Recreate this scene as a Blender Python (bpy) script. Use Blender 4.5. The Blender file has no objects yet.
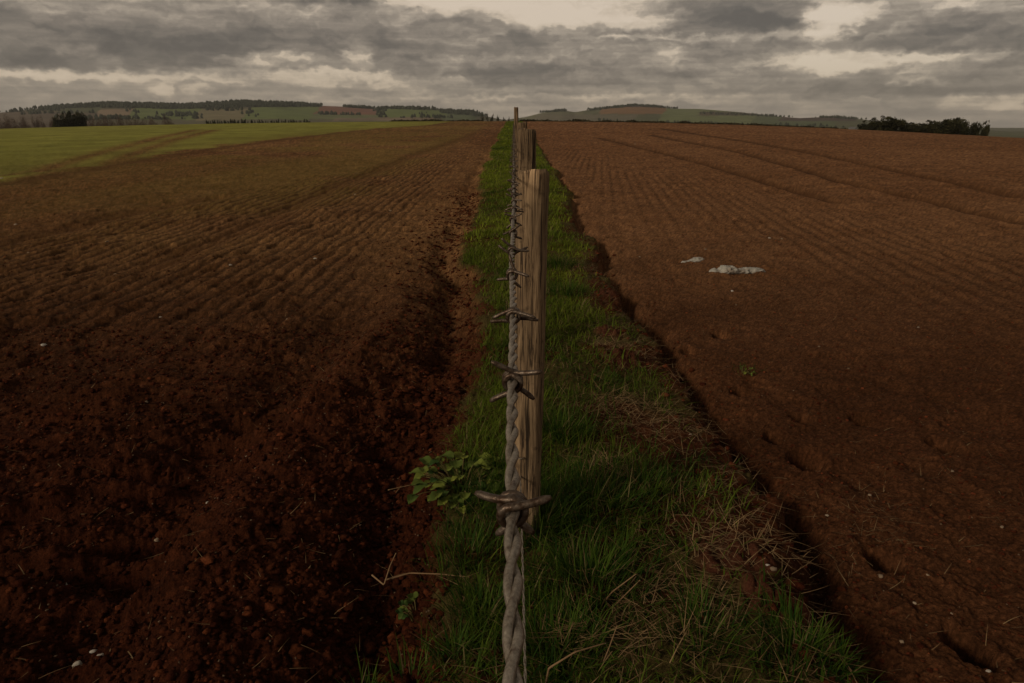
import bpy, math, random
import numpy as np
random.seed(7)
RNG = np.random.default_rng(7)
S = bpy.context.scene
COL = S.collection
R = math.radians

# ------------------------------------------------------------------ camera
EYE = 1.22
PITCH = R(17.8)
YAW = R(0.16)
FPX = 24.0 / 36.0 * 1024
cam_d = bpy.data.cameras.new("camera")
cam = bpy.data.objects.new("camera", cam_d)
COL.objects.link(cam)
cam.location = (0, 0, EYE)
cam.rotation_euler = (R(90) - PITCH, 0, YAW)
cam_d.lens = 24
cam_d.sensor_width = 36
cam_d.clip_start = 0.02
cam_d.clip_end = 30000
S.camera = cam
_f = np.array([-math.sin(YAW) * math.cos(PITCH), math.cos(YAW) * math.cos(PITCH), -math.sin(PITCH)])
_r = np.array([math.cos(YAW), math.sin(YAW), 0.0])
_u = np.cross(_r, _f)


def ray(px, py):
    d = _f + _r * (px - 512) / FPX - _u * (py - 341.5) / FPX
    return d / np.linalg.norm(d)


# ------------------------------------------------------------------ noise
def _hash(ix, iy, seed):
    h = (ix.astype(np.int64) * 374761393 + iy.astype(np.int64) * 668265263 + seed * 1442695041) & 0xFFFFFFFF
    h = ((h ^ (h >> 13)) * 1274126177) & 0xFFFFFFFF
    h = ((h ^ (h >> 16)) * 2246822519) & 0xFFFFFFFF
    return ((h ^ (h >> 15)) & 0xFFFFFF) / float(0xFFFFFF)


def vn(x, y, seed=0):
    """smooth value noise, 0..1"""
    x = np.asarray(x, float); y = np.asarray(y, float)
    ix = np.floor(x); iy = np.floor(y)
    fx = x - ix; fy = y - iy
    fx = fx * fx * (3 - 2 * fx); fy = fy * fy * (3 - 2 * fy)
    a = _hash(ix, iy, seed); b = _hash(ix + 1, iy, seed)
    c = _hash(ix, iy + 1, seed); d = _hash(ix + 1, iy + 1, seed)
    return (a * (1 - fx) + b * fx) * (1 - fy) + (c * (1 - fx) + d * fx) * fy


def fbm(x, y, seed=0, oct=4, gain=0.5):
    s = 0; a = 1; t = 0
    for i in range(oct):
        s = s + a * vn(x * 2 ** i + 17.3 * i, y * 2 ** i - 9.1 * i, seed + i)
        t += a; a *= gain
    return s / t


def worley(x, y, seed=0, dens=0.75):
    """rounded lumps 0..1 with random sizes: one lump per cell"""
    x = np.asarray(x, float); y = np.asarray(y, float)
    ix = np.floor(x); iy = np.floor(y)
    best = np.zeros_like(x)
    for dx in (-1, 0, 1):
        for dy in (-1, 0, 1):
            cx = ix + dx; cy = iy + dy
            px = cx + 0.15 + 0.7 * _hash(cx, cy, seed); py = cy + 0.15 + 0.7 * _hash(cx, cy, seed + 1)
            on = _hash(cx, cy, seed + 2)
            rr = 0.22 + 0.5 * _hash(cx, cy, seed + 3)
            sq = 0.6 + 0.8 * _hash(cx, cy, seed + 4)
            d2 = ((x - px) ** 2 * sq + (y - py) ** 2 / sq) / rr ** 2
            h = np.where(on < dens, np.sqrt(np.clip(1 - d2, 0, 1)) * rr / 0.6, 0)
            best = np.maximum(best, h)
    return best


def sstep(a, b, x):
    t = np.clip((np.asarray(x, float) - a) / (b - a), 0, 1)
    return t * t * (3 - 2 * t)


# ------------------------------------------------------------------ terrain
CREST = 130.0


def hmac(x, y):
    x = np.asarray(x, float); y = np.asarray(y, float)
    u = np.clip((y - 5) / (CREST - 5), 0, 1)
    z = 1.43 * u ** 1.3
    xc = np.clip(x, -170, 170)
    near = sstep(2, 60, np.hypot(x, y))
    z = z - np.where(xc > 0, 3.6e-4, 1.5e-4) * xc ** 2 * near
    over = np.clip(y - CREST, 0, 500)
    z = z - np.minimum((over / 100) ** 2 * 2.0, 0.04 * over) 
    side = np.clip(np.abs(x) - 170, 0, 900)
    z = z - 0.015 * side
    return z


def at(px, py, h=0.0):
    """ground point seen at a pixel of the frame"""
    d = ray(px, py)
    t = 0.5; p = None
    while t < 3000:
        q = d * t
        if EYE + q[2] < hmac(q[0], q[1]) + h:
            lo = t / 1.02; hi = t
            for _ in range(30):
                m = (lo + hi) / 2; q = d * m
                if EYE + q[2] < hmac(q[0], q[1]) + h: hi = m
                else: lo = m
            q = d * hi
            return float(q[0]), float(q[1])
        t *= 1.02
    q = d * 140 / d[1]
    return float(q[0]), float(q[1])


def poly(pts):
    return [at(*p) for p in pts]


def polydist(x, y, pts):
    best = np.full(x.shape, 1e9)
    for (ax, ay), (bx, by) in zip(pts[:-1], pts[1:]):
        dx, dy = bx - ax, by - ay
        t = np.clip(((x - ax) * dx + (y - ay) * dy) / (dx * dx + dy * dy), 0, 1)
        best = np.minimum(best, np.hypot(x - ax - t * dx, y - ay - t * dy))
    return best


BOUND = poly([(0, 181), (60, 171), (130, 160), (200, 149), (270, 140), (340, 132), (390, 127.5), (430, 125)])
_b = sorted(BOUND, key=lambda p: p[1])
BY = np.array([p[1] for p in _b]); BX = np.array([p[0] for p in _b])
RUTS_R = [poly([(660, 128), (747, 140.6), (814, 152), (881, 165.7), (965, 182.5), (1024, 195)]),
          poly([(650, 134), (740, 150.6), (804, 167.4), (841, 179), (915, 194), (1030, 221)]),
          poly([(600, 137), (680, 155.6), (714, 164), (760, 177.4), (840, 200)])]
RUTS_L = [poly([(478, 133), (420, 152), (341, 182), (290, 204), (240, 226), (150, 262)]),
          poly([(220, 195), (140, 207), (50, 228), (0, 240)])]
RUTS_G = [poly([(40, 170), (85, 156), (120, 147), (160, 137), (197, 129.5)]),
          poly([(110, 162), (145, 149), (175, 139), (215, 129.5)])]
PITS = [(at(885, 566, -.06), .055, .07), (at(968, 650, -.06), .065, .07), (at(742, 393, -.06), .055, .06), (at(805, 462, -.06), .075, .06),
        (at(690, 352, -.06), .06, .05), (at(720, 335, -.06), .06, .045), (at(893, 572, -.06), .04, .06), (at(760, 500, -.06), .04, .045),
        (at(940, 445, -.06), .06, .05), (at(800, 420, -.06), .05, .05), (at(775, 440, -.06), .05, .05), (at(860, 420, -.06), .05, .045)]
MOUNDS = [(at(610, 340), .10, .07), (at(618, 366), .11, .06), (at(606, 300), .10, .04), (at(735, 575), .13, .05), (at(775, 620), .1, .05)]


def edges(y):
    """left and right edge of the grassy verge at distance y"""
    yy = np.asarray(y, float)
    l = -np.interp(yy, [0, 1.4, 2.6, 8, 23, 60, 130], [.05, .08, .20, .47, .80, 1.1, 1.3])
    r = np.interp(yy, [0, 1.4, 4, 8, 23, 60, 130], [.84, .82, .80, .92, 1.07, 1.3, 1.5])
    l = l + (vn(yy * .45, yy * 0 + 1.7, 42) - .5) * .35 + (fbm(yy * 1.6, yy * 0 + 3.3, 40, 5, .6) - .5) * .38
    r = r + (vn(yy * .4, yy * 0 + 6.7, 52) - .5) * .30 * sstep(3, 6, yy) + (fbm(yy * 1.8, yy * 0 + 8.1, 50, 5, .65) - .5) * .34
    return l, r


def fields(x, y):
    """height and surface masks at x, y"""
    r = np.hypot(x, y)
    z = hmac(x, y)
    el, er = edges(y)
    xw = x + (fbm(x * 9, y * 9, 60, 3) - .5) * .10
    left = 1 - sstep(el - .06, el + .03, xw)       # 1 in the left field
    right = sstep(er - .02, er + .05, xw)          # 1 in the right field
    verge = (1 - left) * (1 - right)
    fade = 1 - sstep(30, 90, r)
    fine = 1 - sstep(10, 40, r)
    n1 = fbm(x * 1.1, y * 1.1, 1, 4)
    n2 = fbm(x * 9, y * 9, 5, 4, .6)
    n3 = fbm(x * 45, y * 45, 9, 3, .6)
    wx = x + (vn(x * 14, y * 14, 21) - .5) * .05; wy = y + (vn(x * 14, y * 14, 22) - .5) * .05
    c1 = worley(wx / .085, wy / .07, 11, .5)
    c2 = worley(wx / .042, wy / .036, 15, .7)
    c3 = worley(wx / .020, wy / .020, 19, .8)
    # left field: coarse, clods get bigger towards the verge
    dl = el - x
    rough = .55 + .7 * np.exp(-np.clip(dl, 0, 9) / .45) + .5 * sstep(.42, .62, n1)
    rough = rough * (1 - .55 * sstep(2.6, 6, y))
    wave = 2.2 * np.sin((y * 1.0 - .35 * x + .6 * fbm(x * .8, y * .8, 33, 3)) * 2 * np.pi / .19) * .010 * (.2 + 1.6 * sstep(.35, .7, fbm(x * 2.3, y * 5, 35, 3))) * (1 - sstep(2.6, 5, y))
    zl = -.03 + (c1 * .012 + c2 * .006 + c3 * .006) * rough + (n2 - .5) * .040 * rough + (n3 - .5) * .016 + wave * sstep(.35, .65, n1) * (.3 + sstep(.4, 1, dl))
    spk = worley(x / .17, y / .22, 81, .45)
    zl = zl + (n1 - .5) * .10 - spk * .022 * fine
    zl = zl - .06 * np.exp(-((dl - .20) / .12) ** 2) * (.1 + 1.6 * sstep(.3, .7, vn(y * 1.7, x * 0, 73))) * (1 - .5 * sstep(4, 10, y)) + .05 * np.exp(-((dl - .62 - .25 * (n1 - .5)) / .14) ** 2) * (1 - sstep(4, 8, y)) \
        - .075 * np.exp(-((dl - .95) / .16) ** 2) * (1 - sstep(2.5, 5, y))
    # drilled rows run along the fence
    rows = np.cos(x * 2 * np.pi / .145 + 1.2 * vn(x * .3, y * .05, 301))
    stepx = np.maximum(.0022 * r ** 1.55 * np.abs(x) / (r + 1e-6), .0018 * r)   # the sheet's own spacing across the rows
    rows = rows * (1 - sstep(.22, .42, stepx / .145))
    rowamt = sstep(3, 6, y) * sstep(.6, 1.4, dl)
    zl = zl + rows * .0065 * rowamt * fade
    for i, p in enumerate(RUTS_L):
        zl = zl - .05 * np.exp(-(polydist(x, y, p) / (.16 + .004 * r)) ** 2) * fade
    # right field: fine, flat tilth
    dr = x - er
    zr = -.055 + (c1 * .010 * sstep(.5, .65, n1) + c2 * .005 + c3 * .0045) * (.8 + .8 * np.exp(-np.clip(dr, 0, 9) / .5)) + (n2 - .5) * .020 + (n3 - .5) * .006 + (n1 - .5) * .04 - spk * .020 * (1 - sstep(.55, .75, vn(x * 1.3, y * 1.3, 83))) * fine
    zr = zr - .125 * np.exp(-(np.abs(dr - .065 - .07 * (n1 - .5)) / (.058 + .06 * (n2 - .5))) ** 2.4) * (.35 + 1.1 * vn(y * 2.2, x * 0, 71)) * (1 - .55 * sstep(3, 9, y)) + .010 * np.exp(-((dr - .3) / .14) ** 2)
    rowsr = np.cos((x * .985 - y * .12) * 2 * np.pi / .19 + 1.5 * vn(x * .25, y * .04, 303))
    rowsr = rowsr * (1 - sstep(.22, .42, stepx / .19))
    zr = zr + rowsr * .007 * sstep(.35, .7, vn(x * .9, y * .07, 307)) * sstep(2.5, 6, y) * fade
    for p in RUTS_R:
        d = polydist(x, y, p)
        zr = zr - .08 * np.exp(-(d / (.09 + .004 * r)) ** 2) * fade + .02 * np.exp(-((d - .3) / .12) ** 2) * fade
    for (cx, cy), rad, dep in PITS:
        d2 = ((x - cx) ** 2 + ((y - cy) * .8) ** 2) / (rad * .80 * (.6 + .8 * n2)) ** 2
        zr = zr - dep * 2.4 * np.exp(-d2 ** 2.2)
    # verge: a low rough bank
    zv = .035 * np.sin(np.pi * np.clip((x - el) / (er - el), 0, 1)) ** .5 + (n1 - .5) * .09 + (n2 - .5) * .045 + c2 * .012 + (n3 - .5) * .01
    mound = np.zeros_like(x)
    for (cx, cy), rad, hh in MOUNDS:
        g = np.exp(-(((x - cx) ** 2 + (y - cy) ** 2) / rad ** 2))
        mound = np.maximum(mound, g)
        zv = zv + hh * g * (.6 + .5 * c2 + .3 * c1)
    z = z + zl * left * (1 - sstep(60, 130, r) * .8) + zr * right + zv * verge * (1 - sstep(20, 60, r) * .7)
    return dict(z=z, left=left, right=right, verge=verge, el=el, er=er, n1=n1, n2=n2, n3=n3, c1=c1, c2=c2, c3=c3, dl=dl, dr=dr,
                rows=rows, rowsr=rowsr, r=r, mound=mound)


def gz(x, y):
    return float(fields(np.array([x], float), np.array([y], float))['z'][0])


# ------------------------------------------------------------------ mesh helpers
def mesh_np(name, V, F, mats, cols=None, smooth=False, tris=None, mi=None):
    """V (n,3), F (m,4) quads, tris (k,3); cols per vertex (n,3)"""
    me = bpy.data.meshes.new(name)
    V = np.ascontiguousarray(V, dtype=np.float32)
    nq = 0 if F is None else len(F); nt = 0 if tris is None else len(tris)
    me.vertices.add(len(V)); me.vertices.foreach_set("co", V.ravel())
    idx = []; starts = []; p = 0
    if nq:
        idx.append(np.asarray(F, np.int32).ravel()); starts.append(np.arange(nq, dtype=np.int32) * 4); p = nq * 4
    if nt:
        idx.append(np.asarray(tris, np.int32).ravel()); starts.append(p + np.arange(nt, dtype=np.int32) * 3)
    idx = np.concatenate(idx); starts = np.concatenate(starts)
    me.loops.add(len(idx)); me.loops.foreach_set("vertex_index", idx)
    me.polygons.add(len(starts)); me.polygons.foreach_set("loop_start", starts)
    if smooth:
        me.polygons.foreach_set("use_smooth", np.ones(len(starts), bool))
    for m in (mats if isinstance(mats, (list, tuple)) else [mats]):
        me.materials.append(m)
    if mi is not None:
        me.polygons.foreach_set("material_index", np.asarray(mi, np.int32))
    if cols is not None:
        a = me.color_attributes.new("tone", 'FLOAT_COLOR', 'POINT')
        c = np.ones((len(V), 4), np.float32); c[:, :3] = cols
        a.data.foreach_set("color", c.ravel())
    me.update(calc_edges=True)
    me.validate()
    return me


def obj(name, me, parent=None):
    o = bpy.data.objects.new(name, me)
    COL.objects.link(o)
    if parent: o.parent = parent
    return o


def empty(name, loc=(0, 0, 0), rz=0):
    o = bpy.data.objects.new(name, None)
    COL.objects.link(o); o.location = loc; o.rotation_euler = (0, 0, rz)
    o.empty_display_size = .1
    return o


def tag(o, label, cat, group=None):
    o["label"] = label; o["category"] = cat
    if group: o["group"] = group
    return o


def copy_tree(o, parent=None):
    c = o.copy(); COL.objects.link(c)
    if parent: c.parent = parent
    for ch in list(o.children):
        copy_tree(ch, c)
    return c


class MB:
    """collects tubes and sheets into one mesh"""
    def __init__(s): s.v = []; s.q = []; s.t = []; s.c = []; s.n = 0
    def add(s, V, Q=None, T=None, col=(1, 1, 1)):
        V = np.asarray(V, float)
        s.v.append(V)
        if Q is not None and len(Q): s.q.append(np.asarray(Q) + s.n)
        if T is not None and len(T): s.t.append(np.asarray(T) + s.n)
        c = np.asarray(col, float)
        s.c.append(np.tile(c, (len(V), 1)) if c.ndim == 1 else c)
        s.n += len(V)
    def tube(s, P, rad, k=6, col=(1, 1, 1), cap=True, up=(0, 0, 1)):
        P = np.asarray(P, float); n = len(P)
        rad = np.broadcast_to(np.asarray(rad, float), (n,))
        T = np.gradient(P, axis=0); T /= np.linalg.norm(T, axis=1)[:, None] + 1e-12
        N = np.zeros_like(P); up = np.asarray(up, float)
        a = up - T[0] * np.dot(up, T[0])
        if np.linalg.norm(a) < 1e-3:
            a = np.array([1.0, 0, 0]) - T[0] * T[0][0]
        N[0] = a / np.linalg.norm(a)
        for i in range(1, n):
            a = N[i - 1] - T[i] * np.dot(N[i - 1], T[i])
            N[i] = a / (np.linalg.norm(a) + 1e-12)
        B = np.cross(T, N)
        th = np.arange(k) / k * 2 * np.pi
        V = P[:, None] + rad[:, None, None] * (np.cos(th)[None, :, None] * N[:, None] + np.sin(th)[None, :, None] * B[:, None])
        V = V.reshape(-1, 3)
        i = np.arange(n - 1)[:, None] * k; j = np.arange(k)[None]; j2 = (j + 1) % k
        Q = np.stack([i + j, i + j2, i + k + j2, i + k + j], -1).reshape(-1, 4)
        Tt = []
        if cap:
            V = np.vstack([V, P[0] - T[0] * rad[0] * .2, P[-1] + T[-1] * rad[-1] * .2])
            c0 = n * k; c1 = c0 + 1
            for m in range(k):
                Tt.append((c0, (m + 1) % k, m)); Tt.append((c1, (n - 1) * k + m, (n - 1) * k + (m + 1) % k))
        s.add(V, Q, np.array(Tt) if Tt else None, col)
    def mesh(s, name, mats, smooth=True, color=True):
        V = np.vstack(s.v)
        return mesh_np(name, V, np.vstack(s.q) if s.q else None, mats, np.vstack(s.c) if color else None, smooth,
                       np.vstack(s.t) if s.t else None)


# ------------------------------------------------------------------ materials
def mat(name):
    m = bpy.data.materials.new(name); m.use_nodes = True
    nt = m.node_tree
    b = nt.nodes["Principled BSDF"]
    return m, nt, b


def nd(nt, t, **kw):
    n = nt.nodes.new(t)
    for k, v in kw.items():
        setattr(n, k, v)
    return n


def tone_mat(name, rough=1.0, spec=.1, var=.35, scale=60, bump=0.0, bdist=.01, trans=0.0, coarse=None):
    """base colour from the mesh's tone attribute broken up by noise"""
    m, nt, b = mat(name); L = nt.links
    at_ = nd(nt, 'ShaderNodeAttribute', attribute_name="tone")
    tc = nd(nt, 'ShaderNodeTexCoord')
    no = nd(nt, 'ShaderNodeTexNoise'); no.inputs['Scale'].default_value = scale; no.inputs['Detail'].default_value = 5
    no.inputs['Roughness'].default_value = .65
    L.new(tc.outputs['Object'], no.inputs['Vector'])
    mr = nd(nt, 'ShaderNodeMapRange'); mr.inputs['From Min'].default_value = .3; mr.inputs['From Max'].default_value = .7
    mr.inputs['To Min'].default_value = 1 - var; mr.inputs['To Max'].default_value = 1 + var
    L.new(no.outputs['Fac'], mr.inputs['Value'])
    vm = nd(nt, 'ShaderNodeVectorMath', operation='SCALE')
    L.new(at_.outputs['Color'], vm.inputs[0]); L.new(mr.outputs[0], vm.inputs['Scale'])
    L.new(vm.outputs[0], b.inputs['Base Color'])
    b.inputs['Roughness'].default_value = rough
    b.inputs['Specular IOR Level'].default_value = spec
    if bump:
        bp = nd(nt, 'ShaderNodeBump'); bp.inputs['Strength'].default_value = bump; bp.inputs['Distance'].default_value = bdist
        no2 = nd(nt, 'ShaderNodeTexNoise'); no2.inputs['Scale'].default_value = scale * 1.7; no2.inputs['Detail'].default_value = 6
        no2.inputs['Roughness'].default_value = .7
        L.new(tc.outputs['Object'], no2.inputs['Vector'])
        L.new(no2.outputs['Fac'], bp.inputs['Height']); L.new(bp.outputs[0], b.inputs['Normal'])
    if trans:
        tr = nd(nt, 'ShaderNodeBsdfTranslucent'); mx = nd(nt, 'ShaderNodeMixShader'); mx.inputs[0].default_value = trans
        out = nt.nodes['Material Output']
        L.new(vm.outputs[0], tr.inputs['Color']); L.new(b.outputs[0], mx.inputs[1]); L.new(tr.outputs[0], mx.inputs[2])
        L.new(mx.outputs[0], out.inputs['Surface'])
    return m


M_SOIL = tone_mat("soil", 1, .05, .50, 95, 1.0, .014)
M_GRASS = tone_mat("grass_blades", .7, .08, .15, 20, 0, 0, .30)
M_STRAW = tone_mat("dry_straw", .8, .2, .25, 40)
M_LEAF = tone_mat("leaves", .7, .10, .25, 6, 0, 0, .15)
M_BARK = tone_mat("bark", .95, .1, .3, 8)
M_STONE = tone_mat("stone", .9, .2, .25, 90, .4, .003)
M_HILL = tone_mat("hill_fields", 1, .05, .18, .02)
M_WALL = tone_mat("whitewash", .9, .2, .12, 3)


def wood_mat():
    m, nt, b = mat("weathered_post_wood"); L = nt.links
    tc = nd(nt, 'ShaderNodeTexCoord'); mp = nd(nt, 'ShaderNodeMapping')
    mp.inputs['Scale'].default_value = (150, 150, 7)
    L.new(tc.outputs['Object'], mp.inputs['Vector'])
    n1 = nd(nt, 'ShaderNodeTexNoise'); n1.inputs['Scale'].default_value = 1; n1.inputs['Detail'].default_value = 6; n1.inputs['Roughness'].default_value = .65
    n1.inputs['Distortion'].default_value = .6
    L.new(mp.outputs[0], n1.inputs['Vector'])
    cr = nd(nt, 'ShaderNodeValToRGB')
    e = cr.color_ramp.elements
    e[0].position = .39; e[0].color = (.022, .013, .008, 1)
    e[1].position = .64; e[1].color = (.37, .25, .14, 1)
    k = e.new(.46); k.color = (.165, .105, .057, 1)
    L.new(n1.outputs['Fac'], cr.inputs[0])
    n2 = nd(nt, 'ShaderNodeTexNoise'); n2.inputs['Scale'].default_value = 9; n2.inputs['Detail'].default_value = 4
    L.new(tc.outputs['Object'], n2.inputs['Vector'])
    n3 = nd(nt, 'ShaderNodeTexNoise'); n3.inputs['Scale'].default_value = 38; n3.inputs['Detail'].default_value = 3
    L.new(tc.outputs['Object'], n3.inputs['Vector'])
    kr = nd(nt, 'ShaderNodeMapRange'); kr.inputs['From Min'].default_value = .62; kr.inputs['From Max'].default_value = .72
    kr.inputs['To Min'].default_value = 0; kr.inputs['To Max'].default_value = .55
    L.new(n3.outputs['Fac'], kr.inputs['Value'])
    mx = nd(nt, 'ShaderNodeMix', data_type='RGBA'); mx.inputs[7].default_value = (.13, .088, .048, 1)
    mr = nd(nt, 'ShaderNodeMapRange'); mr.inputs['From Min'].default_value = .35; mr.inputs['From Max'].default_value = .7
    mr.inputs['To Max'].default_value = .5
    L.new(n2.outputs['Fac'], mr.inputs['Value']); L.new(mr.outputs[0], mx.inputs[0]); L.new(cr.outputs[0], mx.inputs[6])
    mk = nd(nt, 'ShaderNodeMix', data_type='RGBA'); mk.inputs[7].default_value = (.05, .03, .018, 1)
    L.new(kr.outputs[0], mk.inputs[0]); L.new(mx.outputs[2], mk.inputs[6])
    mp2 = nd(nt, 'ShaderNodeMapping'); mp2.inputs['Scale'].default_value = (75, 75, 2.2); L.new(tc.outputs['Object'], mp2.inputs['Vector'])
    n4 = nd(nt, 'ShaderNodeTexNoise'); n4.inputs['Scale'].default_value = 1; n4.inputs['Detail'].default_value = 3; n4.inputs['Distortion'].default_value = .4
    L.new(mp2.outputs[0], n4.inputs['Vector'])
    ck = nd(nt, 'ShaderNodeMapRange'); ck.inputs['From Min'].default_value = .60; ck.inputs['From Max'].default_value = .66; ck.inputs['To Max'].default_value = .9
    L.new(n4.outputs['Fac'], ck.inputs['Value'])
    mc = nd(nt, 'ShaderNodeMix', data_type='RGBA'); mc.inputs[7].default_value = (.014, .009, .006, 1)
    L.new(ck.outputs[0], mc.inputs[0]); L.new(mk.outputs[2], mc.inputs[6]); mk = mc
    at_ = nd(nt, 'ShaderNodeAttribute', attribute_name="tone")
    mm = nd(nt, 'ShaderNodeMix', data_type='RGBA', blend_type='MULTIPLY'); mm.inputs[0].default_value = 1
    L.new(mk.outputs[2], mm.inputs[6]); L.new(at_.outputs['Color'], mm.inputs[7])
    L.new(mm.outputs[2], b.inputs['Base Color'])
    b.inputs['Roughness'].default_value = .9; b.inputs['Specular IOR Level'].default_value = .15
    bp = nd(nt, 'ShaderNodeBump'); bp.inputs['Strength'].default_value = 1.0; bp.inputs['Distance'].default_value = .004
    L.new(n1.outputs['Fac'], bp.inputs['Height']); L.new(bp.outputs[0], b.inputs['Normal'])
    return m


M_WOOD = wood_mat()


def wire_mat(name="galvanised_wire", rusty=False):
    m, nt, b = mat(name); L = nt.links
    tc = nd(nt, 'ShaderNodeTexCoord')
    n1 = nd(nt, 'ShaderNodeTexNoise'); n1.inputs['Scale'].default_value = 190; n1.inputs['Detail'].default_value = 8; n1.inputs['Roughness'].default_value = .7
    n2 = nd(nt, 'ShaderNodeTexNoise'); n2.inputs['Scale'].default_value = 900; n2.inputs['Detail'].default_value = 3
    L.new(tc.outputs['Object'], n1.inputs['Vector']); L.new(tc.outputs['Object'], n2.inputs['Vector'])
    cr = nd(nt, 'ShaderNodeValToRGB'); e = cr.color_ramp.elements
    e[0].position = .32; e[0].color = (.11, .055, .028, 1); e[1].position = .58; e[1].color = (.54, .46, .36, 1)
    k = e.new(.46); k.color = (.40, .33, .25, 1)
    if rusty:
        e[0].color = (.07, .032, .016, 1); e[2].color = (.22, .165, .12, 1); k = e[1]; k.color = (.12, .075, .046, 1)
    L.new(n1.outputs['Fac'], cr.inputs[0])
    mx = nd(nt, 'ShaderNodeMix', data_type='RGBA', blend_type='MULTIPLY'); mx.inputs[0].default_value = .75
    L.new(cr.outputs[0], mx.inputs[6]); L.new(n2.outputs['Fac'], mx.inputs[7])
    L.new(mx.outputs[2], b.inputs['Base Color'])
    b.inputs['Metallic'].default_value = .6; b.inputs['Roughness'].default_value = .42
    b.inputs['Specular IOR Level'].default_value = .35
    bp = nd(nt, 'ShaderNodeBump'); bp.inputs['Strength'].default_value = .6; bp.inputs['Distance'].default_value = .0006
    L.new(n2.outputs['Fac'], bp.inputs['Height']); L.new(bp.outputs[0], b.inputs['Normal'])
    return m


M_WIRE = wire_mat()
M_BARB = wire_mat('rusty_barb_wire', True)

# ------------------------------------------------------------------ ground sheet
rad = [.55]
while rad[-1] < 7000:
    r_ = rad[-1]
    rad.append(r_ + max(.0048 if r_ > 1.0 else .02, .0022 * r_ ** 1.55))
rad = np.array(rad)
ang = np.concatenate([np.linspace(R(-50), R(50), 1020), np.linspace(R(50), R(310), 54)[1:-1]])
A_, R_ = np.meshgrid(ang, rad)
GX = (np.sin(A_) * R_).ravel(); GY = (np.cos(A_) * R_).ravel()
f = fields(GX, GY)


def ground_colour(x, y, f):
    n1, n2, n3 = f['n1'], f['n2'], f['n3']
    big = fbm(x * .12, y * .12, 90, 4)
    mid = fbm(x * 2.5, y * 2.5, 95, 4)
    grain = _hash(np.floor(x * 140), np.floor(y * 140), 97)
    damp = sstep(.36, .62, .5 * big + .5 * mid)                       # damp patches with a shape of their own
    dryL = np.array([.225, .113, .045]); wetL = np.array([.150, .068, .026])
    dryR = np.array([.245, .117, .051]); wetR = np.array([.192, .087, .036])
    d = damp[:, None]
    L = dryL * (1 - d) + wetL * d
    Rr = dryR * (1 - d) + wetR * d
    # foreground gloom painted into the soil colour: both fields darken towards the camera
    near_dark = (1 - sstep(2.0, 8, y + 1.5 * (mid - .5)))[:, None]
    L = L * (1 - near_dark) + L * np.array([.27, .155, .155]) * near_dark
    Rr = Rr * (1 - near_dark) + Rr * np.array([.44, .36, .34]) * near_dark
    L = L * (.8 + .4 * f['c2'])[:, None] * (.75 + .5 * n2)[:, None] * (.65 + .7 * grain)[:, None]
    Rr = Rr * (.85 + .3 * f['c3'])[:, None] * (.75 + .5 * n2)[:, None] * (.65 + .7 * grain)[:, None]
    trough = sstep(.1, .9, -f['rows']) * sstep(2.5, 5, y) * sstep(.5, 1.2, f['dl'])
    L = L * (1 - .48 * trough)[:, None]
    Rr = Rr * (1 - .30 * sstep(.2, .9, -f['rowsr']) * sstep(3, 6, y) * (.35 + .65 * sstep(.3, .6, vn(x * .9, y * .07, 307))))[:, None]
    # seedlings showing along the drilled rows of the left field
    bx = np.interp(y, BY, BX)
    n5 = fbm(x * .35, y * .35, 120, 3)
    sown = sstep(4, 17, y) * sstep(1.2, 3, f['dl']) * (.38 + .42 * sstep(.45, .62, fbm(x * .22, y * .06, 130, 3)))
    sown = sown * (.55 + .45 * f['rows']) * sstep(.25, .5, n5)
    green = sstep(-.5, .8, bx - x + (n5 - .5) * 2.2 + (vn(x * 3, y * .8, 138) - .5) * 1.6) * sstep(-4, 10, y)
    L = L * (1 - sown[:, None]) + np.array([.185, .135, .030]) * sown[:, None]
    gcol = np.array([.232, .222, .046]) * (.72 + .55 * n5)[:, None] * (.85 + .3 * vn(x * 1.3, y * .5, 133))[:, None]
    edge_d = np.abs(bx - x)
    gcov = green * (.80 + .18 * sstep(0, 9, bx - x))
    for p in RUTS_G:
        dd = polydist(x, y, p)
        gcov = gcov * (1 - .92 * np.exp(-(dd / (.24 + .0072 * f['r'])) ** 2))
    gcov = gcov * (1 - .9 * np.exp(-((bx - x + .4) / .55) ** 2))
    L = L * (1 - gcov[:, None]) + gcol * gcov[:, None]
    w = .62 * np.exp(-((bx - x + .35) / .45) ** 2) * sstep(-2, 10, y)
    L = L * (1 - w[:, None]) + wetL * .6 * w[:, None]
    for p in RUTS_L:
        w = .55 * np.exp(-(polydist(x, y, p) / (.16 + .006 * f['r'])) ** 2)
        L = L * (1 - w[:, None]) + wetL * .75 * w[:, None]
    for p in RUTS_R:
        w = .85 * np.exp(-(polydist(x, y, p) / (.11 + .0055 * f['r'])) ** 2)
        Rr = Rr * (1 - w[:, None]) + wetR * .32 * w[:, None]
    Rr = Rr * (.94 + .05 * f['rowsr'] * sstep(4, 8, y) * sstep(.35, .7, vn(x * .9, y * .07, 307)))[:, None]
    # verge: bare crumbly soil and thatch under the blades, mossy green far off
    thatch = sstep(.45, .6, fbm(x * 3.1, y * 3.1, 140, 3))[:, None]
    V = np.array([.070, .024, .010]) * (1 - thatch) + np.array([.075, .055, .018]) * thatch
    V = V * (.7 + .6 * n2)[:, None]
    farg = (sstep(6, 25, y) * .8)[:, None]
    V = V * (1 - farg) + np.array([.12, .125, .024]) * (.7 + .6 * mid)[:, None] * farg
    mo = (sstep(.25, .6, f['mound']))[:, None]
    V = V * (1 - mo) + np.array([.095, .034, .018]) * mo
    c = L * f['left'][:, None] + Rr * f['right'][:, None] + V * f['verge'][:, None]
    # pasture beyond the crest
    beyond = sstep(150, 260, f['r'])[:, None]
    return c * (1 - beyond) + np.array([.09, .085, .03]) * beyond


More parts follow.
